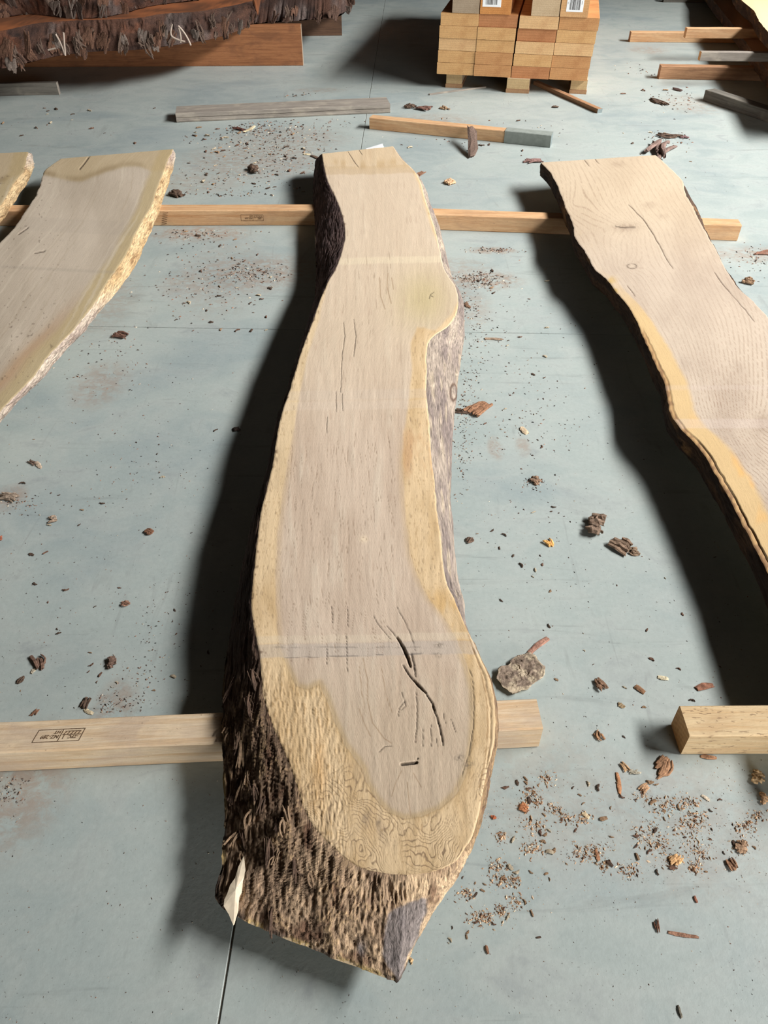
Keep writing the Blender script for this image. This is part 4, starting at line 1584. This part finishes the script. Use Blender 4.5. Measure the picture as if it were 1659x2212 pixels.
# pale curled root strands on the lower burr slab
for pts in ([(372, 52), (366, 72), (376, 84), (400, 90)], [(386, 60), (392, 78), (390, 92)], [(385, 56), (402, 72), (412, 98)], [(120, 74), (132, 92), (140, 118)],
            [(137, 70), (139, 95), (141, 120)], [(104, 108), (120, 104)]):
    cu = bpy.data.curves.new('root_strand', 'CURVE')
    cu.dimensions = '3D'
    cu.bevel_depth = .006
    cu.bevel_resolution = 1
    s_ = cu.splines.new('NURBS')
    s_.points.add(len(pts) - 1)
    for i, (x, y) in enumerate(pts):
        # on a slightly leaning plane in front of the ragged face
        base_p = P(x, 130, .19)
        yy = base_p.y - .05
        dd = (x - 829.5, F * CP - (y - 1106) * SP, -F * SP - (y - 1106) * CP)
        tt = yy / dd[1]
        s_.points[i].co = (dd[0] * tt - low.location.x, yy - low.location.y, H + dd[2] * tt - low.location.z, 1)
    s_.use_endpoint_u = True
    s_.order_u = 3
    o = bpy.data.objects.new('tmp', cu)
    COL.objects.link(o)
    me = bpy.data.meshes.new_from_object(o.evaluated_get(bpy.context.evaluated_depsgraph_get()))
    bpy.data.objects.remove(o)
    me.materials.clear()
    o = ob('root_strand', me, m_plain('pale_root', (176, 160, 146), .8), low)
    o['label'] = 'pale curled root strand'

# loose flakes lifting off the near left flank of the middle slab
P3m, nLm = SLABDATA['thick liv']
rf = random.Random(31)
fl_m = []
for k in range(7):
    bm = bundle_bm(rf, rf.uniform(.03, .085), rf.uniform(.010, .024), .007)
    m_ = colmesh(bm, 'bark_flake', rf.choice(((104, 84, 68), (84, 66, 54), (128, 106, 84), (74, 58, 48))), rf)
    m_.materials.append(M_CHIP)
    fl_m.append(m_)
for k in range(26):
    i = rf.randrange(int(nLm * .58), int(nLm * .92))
    j = rf.randrange(6, 50)
    q = Vector([float(v) for v in P3m[i, j]]) - main.location
    o = ob('bark_flake', rf.choice(fl_m), None, main)
    o.location = q
    o.rotation_euler = (rf.uniform(-.3, .3), rf.uniform(-.1, .45), math.radians(-90) + rf.gauss(0, .25))
    s_ = rf.uniform(.5, 1.1)
    o.scale = (s_, s_, s_)

# ------------------------------------------------------------------ loose bark and chips on the floor


def px_len(px, py):
    p0 = P(px, py, 0)
    return (P(px + 1, py, 0) - p0).length, (P(px, py - 1, 0) - p0).length


def chip(name, px, py, dx, dy, wpx, label, col, kind='flake', T=None, group=None, z=0.0, cat='bark piece', rx=0.0):
    """a fragment whose long axis spans (dx, dy) pixels about (px, py), about wpx pixels wide"""
    a_, b_ = P(px - dx / 2, py - dy / 2, 0), P(px + dx / 2, py + dy / 2, 0)
    L = max((b_ - a_).length, .01)
    ang_ = math.atan2(b_.y - a_.y, b_.x - a_.x)
    sx, sy = px_len(px, py)
    W = wpx * (sx * abs(math.sin(ang_)) + min(sy, sx * 1.6) * abs(math.cos(ang_)))
    rr2 = random.Random(int(px * 7 + py))
    T = T or max(.003, W * .22)
    big = max(abs(dx), abs(dy)) >= 15 and kind != 'stick'
    me = colmesh(bundle_bm(rr2, L, W, T * 1.3) if big else chip_bm(rr2, L, W, T, kind), name, col, rr2, .35)
    me.materials.append(M_CHIP)
    o = ob(name, me)
    p = P(px, py, 0)
    o.location = (p.x, p.y, z + .0002)
    o.rotation_euler = (rx, 0, ang_)
    tag(o, label, cat, group)
    return o


DB, RB, TB, PB, GB = (90, 72, 60), (120, 86, 66), (162, 134, 106), (214, 196, 160), (140, 128, 112)
# distinctive pieces
o = chip('bark_strip', 1021, 306, 1, 60, 18, 'dark bark strip leaning against the grey-ended batten', (104, 86, 76), 'slabby', T=.016)
o.data = colmesh(chip_bm(random.Random(3), (P(1017, 276, .048) - P(1021, 338, 0)).length, .058, .016, 'stick'), 'bark_strip', (104, 86, 76), random.Random(3), .3)
o.data.materials.append(M_CHIP)
lo_, hi_ = P(1021, 338, .004), P(1018, 277, .054)
o.location = (lo_ + hi_) / 2
o.rotation_euler = (hi_ - lo_).to_track_quat('X', 'Z').to_euler()
specials = [
    ('bark_flake', 383, 422, 34, 3, 14, 'dark oval bark flake beyond the bearer, beside the left slab', DB, 'slabby'),
    ('bark_wedge', 549, 371, 22, -4, 18, 'dark triangular bark wedge on the floor beyond the left bearer', DB, 'flake'),
    ('bark_lump', 887, 233, 24, 2, 11, 'rounded dark bark lump, leftmost of three behind the batten', DB, 'slabby'),
    ('bark_lump', 915, 236, 28, 4, 12, 'brown bark lump, middle of three behind the batten', (110, 80, 70), 'slabby'),
    ('bark_lump', 960, 235, 15, 8, 9, 'small bark lump, rightmost of three behind the batten', TB, 'flake'),
    ('bark_lump', 1199, 232, 14, 0, 7, 'single dark bark lump below the brown batten end', DB, 'slabby'),
    ('wood_chip', 972, 396, 16, -6, 11, 'pale wood chip on the floor between the middle and right slabs', (196, 160, 126), 'flake'),
    ('bark_flake', 908, 377, 16, -10, 7, 'reddish bark flake touching the far right edge of the middle slab', RB, 'flake'),
    ('wood_splinter', 539, 280, 24, -12, 6, 'cream wood splinter beyond the left bearer', PB, 'stick'),
    ('bark_flake', 516, 280, 26, 6, 8, 'dark red bark flake beside the cream splinter', (96, 60, 50), 'flake'),
    ('bark_tangle', 1425, 328, 8, -34, 24, 'curved bark piece with fibres beyond the far end of the right slab', (112, 92, 84), 'slabby'),
    ('bark_flake', 1445, 296, 58, 6, 10, 'frayed fibrous bark flake above the curved bark piece', DB, 'flake'),
    ('bark_flake', 1478, 298, 20, 0, 7, 'small dark bark flake right of the frayed fibrous one', (110, 84, 84), 'flake'),
    ('bark_flake', 1422, 222, 34, 14, 9, 'frayed dark bark flake left of the grey beam at the right edge', DB, 'flake'),
    ('bark_flake', 1463, 195, 24, 5, 6, 'flat dark bark flake left of the grey beam, farther one', (90, 70, 66), 'flake'),
    ('bark_chunk', 1010, 660, 8, 12, 9, 'dark bark chunk just right of the slab bulge', (110, 84, 66), 'flake'),
    ('bark_flake', 1035, 885, 38, -24, 18, 'curled striped brown bark flake right of the middle slab', (142, 104, 78), 'flake'),
    ('bark_flake', 1000, 890, 34, 4, 8, 'dark bark crumbs cluster against the right flank of the slab', DB, 'flake'),
    ('wood_chip', 1132, 931, 12, 14, 9, 'pale-topped chip in the middle of the right floor', (190, 168, 140), 'stick'),
    ('bark_flake', 1285, 1140, 40, 12, 34, 'ridged round bark flake between the slabs', (124, 104, 88), 'slabby'),
    ('bark_flake', 1340, 1180, 44, 20, 24, 'layered bark flake just left of the right slab shadow', (128, 106, 88), 'flake'),
    ('bark_flake', 1370, 1192, 26, 4, 14, 'small bark flake touching the layered one', (134, 112, 92), 'flake'),
    ('wood_chip', 1186, 1174, 12, 16, 12, 'orange wood chip on the floor right of the middle slab', (222, 168, 100), 'flake'),
    ('bark_flake', 1157, 1040, 24, 4, 12, 'small brown bark flake with crumbs right of the slab', (134, 108, 88), 'flake'),
    ('bark_chunk', 1015, 1168, 14, 6, 12, 'dark square bark crumb beside the slab flank', DB, 'flake'),
    ('bark_flake', 86, 1430, 10, 36, 16, 'long brown bark flake on the left floor, left one', (116, 90, 76), 'slabby'),
    ('bark_flake', 242, 1434, 22, -4, 20, 'round brown bark flake on the left floor, right one', (110, 88, 76), 'slabby'),
    ('bark_flake', 45, 1470, 10, 4, 12, 'small dark bark crumb left of the long brown flake', DB, 'flake'),
    ('wood_chip', 72, 1450, 8, -10, 8, 'tiny pale chip beside the long brown flake', (190, 178, 156), 'flake'),
    ('bark_flake', 186, 1520, 12, -26, 14, 'dark bark flake leaning behind the stamped bearer', DB, 'flake'),
    ('wood_chip', 192, 1538, 18, 10, 6, 'cream splinter behind the stamped bearer', (196, 180, 150), 'stick'),
    ('bark_flake', 75, 1541, 14, -18, 8, 'thin brown bark flake behind the stamped bearer, leftmost', RB, 'flake'),
    ('bark_flake', 113, 1123, 20, -6, 10, 'brown and white bark flake on the left floor', (150, 130, 112), 'flake'),
    ('bark_flake', 271, 1305, 18, 3, 9, 'small reddish bark flake on the left floor', (140, 106, 88), 'flake'),
    ('bark_flake', 322, 1150, 16, 6, 9, 'small reddish flake pair on the left floor', RB, 'flake'),
    ('bark_flake', 511, 929, 14, 4, 9, 'dark bark piece at the edge of the slab shadow', (60, 48, 42), 'flake'),
    ('bark_flake', 262, 726, 24, 5, 12, 'dark fibrous bark flake near the joint on the left', (104, 76, 64), 'flake'),
    ('bark_flake', 1296, 1480, 20, 24, 16, 'folded brown bark flake on the near right floor', (122, 94, 74), 'flake'),
    ('bark_flake', 1382, 1490, 20, 14, 9, 'thin brown bark flake left of the shadow', (134, 100, 74), 'stick'),
    ('bark_flake', 1342, 1524, 14, 10, 8, 'small brown flake between the two near bearers', (142, 122, 94), 'flake'),
    ('bark_flake', 1522, 1484, 36, -8, 11, 'reddish-brown bark flake just behind the right bearer', (140, 98, 78), 'stick'),
    ('wood_chip', 1432, 1465, 22, 4, 7, 'cream chip on the near right floor', (206, 194, 164), 'stick'),
    ('bark_flake', 1294, 1591, 12, 26, 14, 'brown bark flake left of the right bearer end', (152, 116, 86), 'flake'),
    ('wood_splinter', 1336, 1692, 6, 46, 8, 'straight tan splinter lying upright in front of the right bearer', (166, 118, 84), 'stick'),
    ('bark_flake', 1430, 1660, 26, -42, 20, 'large ragged brown bark flake in front of the right bearer', (148, 112, 84), 'flake'),
    ('bark_flake', 1349, 1658, 16, 20, 9, 'small curled flake beside the straight splinter', (176, 142, 106), 'flake'),
    ('bark_flake', 1370, 1668, 22, -8, 9, 'greyish fibre flake beside the straight splinter', (164, 156, 138), 'flake'),
    ('bark_flake', 1390, 1704, 22, -12, 10, 'tan oval flake in front of the right bearer', (176, 140, 108), 'flake'),
    ('bark_flake', 1636, 1682, 30, 12, 22, 'greyish-tan bark flake at the right edge of the floor', (176, 148, 110), 'slabby'),
    ('bark_flake', 1650, 1727, 22, 8, 18, 'tan flake at the right edge, just below another', (186, 150, 114), 'flake'),
    ('bark_flake', 1530, 1636, 34, 4, 8, 'flat brown bark flake tucked under the right bearer', (150, 112, 84), 'stick'),
    ('bark_flake', 1580, 1868, 16, 26, 16, 'ridged brown bark flake at the lower right', (136, 102, 78), 'flake'),
    ('bark_flake', 1600, 1830, 26, 10, 20, 'crumbly tan flake at the lower right', (160, 130, 104), 'flake'),
    ('wood_chip', 1460, 1858, 26, -12, 15, 'smooth tan chip among the crumbs at the lower right', (200, 158, 112), 'slabby'),
    ('bark_flake', 1290, 1848, 8, 24, 8, 'brown splinter standing out of the crumbs, middle right', (150, 108, 80), 'stick'),
    ('wood_chip', 1524, 1724, 18, 12, 5, 'small cream splinter at the right', (206, 190, 168), 'stick'),
    ('bark_flake', 1418, 2000, 8, 30, 10, 'dark bark sliver on the lower right floor', (110, 76, 58), 'flake'),
    ('wood_splinter', 1476, 2020, 62, 10, 7, 'long thin brown splinter on the lower right floor', (140, 104, 84), 'stick'),
    ('bark_flake', 1052, 2052, 5, 18, 6, 'thin brown sliver on the floor near the slab tip', (132, 96, 74), 'stick'),
    ('bark_flake', 1502, 1943, 6, 14, 6, 'tiny reddish sliver on the lower right floor', (150, 100, 80), 'stick'),
    ('wood_splinter', 1468, 2186, 8, 26, 6, 'dull splinter at the bottom right of the floor', (110, 104, 92), 'stick'),
    ('wood_chip', 887, 2075, 8, 14, 7, 'tan chip lying against the slab tip', (204, 170, 126), 'flake'),
    ('bark_flake', 1130, 1745, 22, 6, 13, 'orange-brown flake near the slab at lower right', (168, 112, 76), 'flake'),
    ('bark_flake', 1066, 1766, 12, 4, 8, 'small rust-coloured flake beside the slab edge', (170, 96, 62), 'flake'),
    ('bark_flake', 1265, 1762, 14, 10, 6, 'cream chip on the crumb trail at right', (206, 184, 148), 'stick'),
    ('wood_chip', 1162, 1700, 40, -10, 26, 'x', TB, 'flake'),
    ('bark_flake', 20, 1075, 36, 6, 14, 'grey-brown crumbly flake at the left edge', (140, 124, 108), 'flake'),
    ('bark_flake', 84, 1005, 10, 14, 6, 'small pale chip on the left floor', (176, 158, 138), 'flake'),
    ('bark_flake', 70, 1000, 16, 8, 5, 'small dark sliver on the left floor beside a pale chip', (110, 92, 80), 'flake'),
    ('bark_flake', 1650, 548, 50, -8, 8, 'red-brown bark strip at the right edge beyond the right slab', (128, 92, 76), 'flake'),
    ('bark_flake', 1617, 609, 24, 6, 14, 'fibrous brown bark flake at the right beyond the right slab', (130, 104, 80), 'flake'),
    ('bark_flake', 1152, 350, 44, 2, 10, 'flat pinkish bark flake touching the far corner of the right slab', (128, 98, 92), 'slabby'),
    ('bark_flake', 1066, 733, 38, 2, 6, 'thin tan splinters beside the floor joint', (150, 128, 108), 'stick'),
    ('wood_chip', 0, 1165, 10, 0, 12, 'rusty chip at the left edge of the floor', (140, 84, 64), 'flake'),
    ('wood_chip', 683, 341, 20, 8, 5, 'dark sliver left of the far end of the middle slab', DB, 'stick'),
    ('wood_chip', 663, 334, 14, 1, 5, 'cream splinter left of the far end of the middle slab', PB, 'stick'),
]
for s_ in specials:
    if s_[6] == 'x':
        continue
    chip(s_[0], s_[1], s_[2], s_[3], s_[4], s_[5], s_[6], s_[7], s_[8], cat='wood chip' if 'bark' not in s_[0] else 'bark piece')

# white offcut peeping out beyond the far end of the middle slab
wp = poly_prism('white_offcut', [(790, 321), (826, 310), (829, 317), (829, 326), (800, 330)], .012, .018, M_PAPER, None)
tag(wp, 'white offcut lying beyond the far end of the middle slab', 'offcut')

# the big bark fragment by the near bearer: a crumbly plate
pts = [(1073, 1462), (1082, 1440), (1100, 1438), (1112, 1418), (1128, 1412), (1150, 1411), (1162, 1425), (1173, 1438), (1178, 1455),
       (1160, 1470), (1150, 1478), (1128, 1492), (1108, 1500), (1096, 1492), (1084, 1478)]
ps = [P(x, y, .007) for x, y in pts]
c = sum(ps, Vector()) / len(ps)
nA_, nR = 90, 26
V, cl = [], []
ang_k = np.array([math.atan2(p.y - c.y, p.x - c.x) for p in ps])
rad_k = np.array([(Vector((p.x, p.y, 0)) - Vector((c.x, c.y, 0))).length for p in ps])
o_ = np.argsort(ang_k)
ang_k, rad_k = ang_k[o_], rad_k[o_]
th = np.linspace(-math.pi, math.pi, nA_, endpoint=False)
rk = np.interp(th, np.concatenate([ang_k - 2 * math.pi, ang_k, ang_k + 2 * math.pi]), np.tile(rad_k, 3))
TH, RR = np.meshgrid(th, np.concatenate([np.linspace(0.001, 1, nR), [.97, .9]]), indexing='ij')
rkk = rk[:, None] * np.ones_like(RR)
X = c.x + RR * rkk * np.cos(TH)
Y = c.y + RR * rkk * np.sin(TH)
zt_ = .006 * H + .006 * fbm(X * 40, Y * 40, 0, 4, 77) + .004 * np.abs(fbm(X * 140, Y * 140, 0, 3, 78))
Z = np.maximum(zt_, .004)
Z[:, nR] = .010
Z[:, nR + 1] = .0005
X = X + .007 * fbm(X * 60, Y * 60, 1, 3, 79)
Y = Y + .006 * fbm(X * 60, Y * 60, 5, 3, 89)
q_ = fbm(X * 60, Y * 60, 0, 4, 80)
cc = mix(C(182, 166, 142)[0], C(126, 110, 96)[0], sm(-.3, .4, q_))
cc = mix(cc, C(70, 58, 50)[0], sm(.25, .6, fbm(X * 220, Y * 90, 0, 3, 84)) * .7)
V = np.stack([X - c.x, Y - c.y, Z], -1).reshape(-1, 3)
nT = nR + 2
idx = np.arange(nA_ * nT).reshape(nA_, nT)
idn = np.roll(idx, -1, axis=0)
Q = np.stack([idx[:, :-1], idx[:, 1:], idn[:, 1:], idn[:, :-1]], -1).reshape(-1, 4)
o = ob('bark_plate', mesh_np('bark_plate', V, Q, cc.reshape(-1, 3)), M_CHIP)
o.location = (c.x, c.y, 0)
tag(o, 'large crumbly grey-brown bark plate on the floor beside the near bearer end', 'bark piece')
chip('stick', 1162, 1396, 40, -32, 9, 'reddish stick poking out beyond the crumbly bark plate', (150, 112, 96), 'stick', cat='stick')

# many small flakes: countable ones as single objects in a few groups
protos = {}
for key, col_ in (('dark', DB), ('red', (118, 88, 72)), ('tan', (164, 132, 102)), ('pale', (200, 184, 158))):
    protos[key] = []
    for k in range(6):
        rr2 = random.Random(hash(key) % 1000 + k if False else {'dark': 10, 'red': 40, 'tan': 70, 'pale': 90}[key] + k)
        me = colmesh(chip_bm(rr2, 1.0, rr2.uniform(.3, .6), .22, rr2.choice(('flake', 'stick', 'flake'))), 'bark_bit', col_, rr2, .3)
        me.materials.append(M_CHIP)
        protos[key].append(me)
# areas: (x0, y0, x1, y1, count, size px, weights, label, group)
AREAS = [
    ((420, 275, 690, 335), 40, 9, 'beyond the left bearer', 'bark bits beyond the left bearer'),
    ((400, 335, 670, 425), 34, 9, 'beyond the left bearer', 'bark bits beyond the left bearer'),
    ((0, 215, 380, 320), 16, 9, 'on the far left floor', 'bark bits on the far left floor'),
    ((380, 500, 600, 720), 34, 9, 'between the left and middle slabs', 'bark bits between left and middle slabs'),
    ((30, 930, 470, 1500), 34, 9, 'on the left floor', 'bark bits on the left floor'),
    ((1010, 560, 1200, 1250), 40, 8, 'between the middle and right slabs', 'bark bits between middle and right slabs'),
    ((1060, 1680, 1650, 1900), 60, 12, 'at the lower right', 'bark bits at the lower right'),
    ((960, 1880, 1180, 2040), 24, 10, 'beside the slab tip', 'bark bits beside the slab tip'),
    ((850, 255, 1170, 345), 26, 8, 'around the grey-ended batten', 'bark bits around the batten'),
    ((1330, 180, 1500, 420), 18, 8, 'on the far right floor', 'bark bits on the far right floor'),
    ((1080, 1200, 1560, 1640), 26, 9, 'on the near right floor', 'bark bits on the near right floor'),
]
ra = random.Random(99)
# keep clear of the things standing on the floor (plan pixels)
BLOCK = [[p[1] or p[0] for p in L_MAIN] + [p[1] or p[0] for p in R_MAIN][::-1], [p[0] for p in L_RT] + [p[0] for p in R_RT][::-1],
         [p[0] for p in L_LF] + [p[1] or p[0] for p in R_LF][::-1], [(-260, 1560), (1170, 1500), (1175, 1625), (-260, 1690)],
         [(1440, 1515), (1700, 1515), (1700, 1640), (1440, 1640)], [(300, 425), (700, 425), (1600, 465), (1600, 525), (1100, 505), (300, 495)],
         [(370, 225), (850, 195), (850, 248), (370, 272)], [(790, 245), (1195, 282), (1195, 325), (790, 285)], [(1060, 1400), (1190, 1400), (1190, 1508), (1060, 1508)],
         [(1350, 60), (1659, 60), (1659, 250), (1500, 250), (1500, 185), (1415, 185), (1415, 100), (1350, 100)]]


def clear(x, y):
    return not any(bool(inpoly(np.array(x), np.array(y), b_)) for b_ in BLOCK)


BITS = []
for (x0, y0, x1, y1), n, sz, lab, grp in AREAS:
    k = 0
    while k < n:
        x, y = ra.uniform(x0, x1), ra.uniform(y0, y1)
        if not clear(x, y):
            k += 1
            continue
        key = ra.choice(('dark', 'dark', 'red', 'tan', 'pale') if y < 1600 else ('red', 'tan', 'tan', 'dark', 'pale'))
        o = ob('bark_bit', ra.choice(protos[key]))
        sx, sy = px_len(x, y)
        L = sz * ra.uniform(.5, 1.5) * sx
        p = P(x, y, 0)
        o.location = (p.x, p.y, .0002)
        o.scale = (L, L, L)
        o.rotation_euler = (0, 0, ra.uniform(0, 6.28))
        BITS.append((o, key, x, lab, grp))
        k += 1

ORD = ['leftmost', 'second', 'third', 'fourth', 'fifth', 'sixth', 'seventh', 'eighth', 'ninth', 'tenth', 'eleventh', 'twelfth', 'thirteenth', 'fourteenth',
       'fifteenth', 'sixteenth', 'seventeenth', 'eighteenth', 'nineteenth', 'twentieth', 'twenty-first', 'twenty-second', 'twenty-third', 'twenty-fourth',
       'twenty-fifth', 'twenty-sixth', 'twenty-seventh', 'twenty-eighth', 'twenty-ninth', 'thirtieth', 'thirty-first', 'thirty-second', 'thirty-third',
       'thirty-fourth', 'thirty-fifth', 'thirty-sixth', 'thirty-seventh', 'thirty-eighth', 'thirty-ninth', 'fortieth']
WORD = {'dark': 'dark', 'red': 'reddish-brown', 'tan': 'tan', 'pale': 'cream'}
for grp in sorted(set(b_[4] for b_ in BITS)):
    for key in WORD:
        row = sorted([b_ for b_ in BITS if b_[4] == grp and b_[1] == key], key=lambda b_: b_[2])
        for i, (o, _, _, lab, _) in enumerate(row):
            w_ = ORD[i] + (' from the left' if i else '')
            tag(o, '%s bark bit, %s %s' % (WORD[key], w_.replace(' from the left', ' such from left'), lab), 'bark bit', grp)

# crumbs and sawdust: nobody could count them


def crumbs(name, label, pts_, zbase=0.0):
    V, Fc, Cc = [], [], []
    for (x, y, s, key) in pts_:
        p = P(x, y, 0)
        sx, _ = px_len(x, y)
        L = s * sx
        a_ = ra.uniform(0, 3.14)
        ca, sa = math.cos(a_), math.sin(a_)
        w = L * ra.uniform(.25, .6)
        h = L * ra.uniform(.15, .4)
        i0 = len(V)
        for (u, v, z) in ((-.5, 0, 0), (0, -.5, 0), (.5, 0, 0), (0, .5, 0), (ra.uniform(-.2, .2), 0, 1), (ra.uniform(-.1, .3), .1, .8)):
            V.append((p.x + u * L * ca - v * w * sa, p.y + u * L * sa + v * w * ca, z * h + .0001))
        Fc += [(i0, i0 + 1, i0 + 4), (i0 + 1, i0 + 2, i0 + 5), (i0 + 1, i0 + 5, i0 + 4), (i0 + 2, i0 + 3, i0 + 5), (i0 + 3, i0, i0 + 4), (i0 + 3, i0 + 4, i0 + 5)]
        k = ra.uniform(.65, 1.3)
        Cc += [tuple(lin(key) * k)] * 6
    V = np.array(V)
    b0 = np.array((V[:, 0].mean(), V[:, 1].mean(), 0))
    o = ob(name, mesh_np(name, V - b0, np.array(Fc), np.array(Cc), None, False), M_CHIP)
    o.location = b0
    tag(o, label, 'bark crumbs', None, 'stuff')
    return o


def cl(x, y):
    return (1000 + x / 2.517, 1350 + y / 2.517)


CL = [(360, 920, 45), (330, 985, 30), (400, 960, 30), (500, 1010, 40), (560, 1050, 30), (650, 1045, 40), (390, 1090, 60), (210, 1150, 30), (380, 1210, 50),
      (640, 1240, 50), (720, 1230, 60), (770, 1310, 30), (910, 1340, 50), (1100, 990, 55), (1230, 970, 45), (1000, 1130, 70), (1060, 1200, 60), (1290, 1240, 60),
      (1140, 1290, 45), (1260, 1320, 40), (1250, 1110, 90), (1270, 1050, 50), (1540, 1110, 55), (1510, 1210, 40), (180, 1310, 50), (200, 1390, 40), (270, 1390, 40),
      (290, 1510, 45), (210, 1560, 45), (80, 1590, 60), (20, 1460, 40), (450, 840, 40), (130, 1600, 40), (1600, 1040, 40), (980, 930, 40)]
pt = []
BR = [(146, 114, 90), (170, 136, 106), (190, 158, 126), (122, 92, 72), (204, 180, 152)]
for x, y, r in CL:
    x, y = cl(x, y)
    r = r / 2.517
    for _ in range(int(14 + r * 3.6)):
        xx, yy = x + ra.gauss(0, r * .62), y + ra.gauss(0, r * .5)
        if clear(xx, yy):
            pt.append((xx, yy, ra.choice((2.5, 3.5, 5, 6.5, 9)) * ra.uniform(.7, 1.2), ra.choice(BR)))
for _ in range(700):
    x, y = ra.uniform(1040, 1659), 1790 + ra.gauss(0, 85)
    if clear(x, y) and y > 1640:
        pt.append((x, y, ra.uniform(1.5, 4), ra.choice(BR + [(84, 70, 60)])))
crumbs('bark_crumbs', 'brown bark crumbs and sawdust trails on the near right floor', pt)
pt = []
DK = [(74, 60, 52), (92, 76, 66), (120, 96, 80), (60, 54, 50), (170, 158, 140), (134, 98, 80)]
for (x, y, sx, sy, n) in ((560, 300, 70, 16, 260), (600, 345, 60, 25, 200), (500, 390, 70, 18, 140), (480, 425, 60, 6, 80), (430, 505, 50, 8, 120), (545, 590, 36, 12, 220),
                          (440, 630, 70, 30, 160), (440, 560, 60, 30, 90), (230, 780, 60, 40, 90), (660, 270, 60, 10, 120), (560, 275, 40, 6, 60), (640, 210, 24, 4, 50)):
    for _ in range(n):
        xx, yy = x + ra.gauss(0, sx), y + ra.gauss(0, sy)
        if clear(xx, yy):
            pt.append((xx, yy, ra.uniform(2.2, 7.5), ra.choice(DK)))
crumbs('bark_crumbs', 'dark bark crumbs strewn between and beyond the left and middle slabs', pt)
pt = []
for (x, y, sx, sy, n) in ((1045, 605, 26, 9, 200), (1000, 600, 24, 5, 60), (1065, 541, 26, 3, 90), (1015, 680, 24, 30, 120), (1012, 800, 14, 60, 90), (1003, 900, 16, 40, 120),
                          (1157, 1042, 12, 6, 50), (1050, 720, 40, 60, 60), (1000, 1000, 10, 50, 60), (1130, 900, 60, 60, 80), (1080, 290, 80, 14, 110), (930, 285, 40, 12, 80),
                          (1430, 150, 50, 10, 50), (1480, 215, 40, 16, 90), (1440, 300, 30, 8, 50), (1630, 560, 30, 16, 90), (1090, 1480, 50, 16, 120), (1170, 1000, 70, 150, 120)):
    for _ in range(n):
        xx, yy = x + ra.gauss(0, sx), y + ra.gauss(0, sy)
        if clear(xx, yy):
            pt.append((xx, yy, ra.uniform(2.2, 7), ra.choice(DK)))
crumbs('bark_crumbs', 'dark bark crumbs strewn between the middle and right slabs and beyond them', pt)
pt = []
for (x, y, sx, sy, n) in ((250, 1520, 26, 16, 120), (300, 1470, 30, 40, 50), (340, 1360, 30, 50, 70), (310, 1000, 60, 60, 40), (20, 1700, 22, 26, 140), (40, 1090, 30, 14, 70)):
    for _ in range(n):
        xx, yy = x + ra.gauss(0, sx), y + ra.gauss(0, sy)
        if clear(xx, yy):
            pt.append((xx, yy, ra.uniform(2.2, 7), ra.choice(DK)))
for _ in range(420):
    xx, yy = ra.uniform(0, 520), ra.uniform(700, 1530)
    if clear(xx, yy):
        pt.append((xx, yy, ra.uniform(1.8, 5), ra.choice(DK)))
for _ in range(260):
    xx, yy = ra.uniform(0, 1659), ra.uniform(1680, 2212)
    if clear(xx, yy):
        pt.append((xx, yy, ra.uniform(1.8, 5), ra.choice(DK)))
for _ in range(420):
    xx, yy = ra.uniform(1000, 1620), ra.uniform(520, 1640)
    if clear(xx, yy):
        pt.append((xx, yy, ra.uniform(1.8, 5), ra.choice(DK)))
for _ in range(200):
    xx, yy = ra.uniform(0, 1659), ra.uniform(100, 420)
    if clear(xx, yy):
        pt.append((xx, yy, ra.uniform(1.2, 3.0), ra.choice(DK)))
crumbs('bark_crumbs', 'fine dark specks of bark scattered thinly over the whole floor', pt)
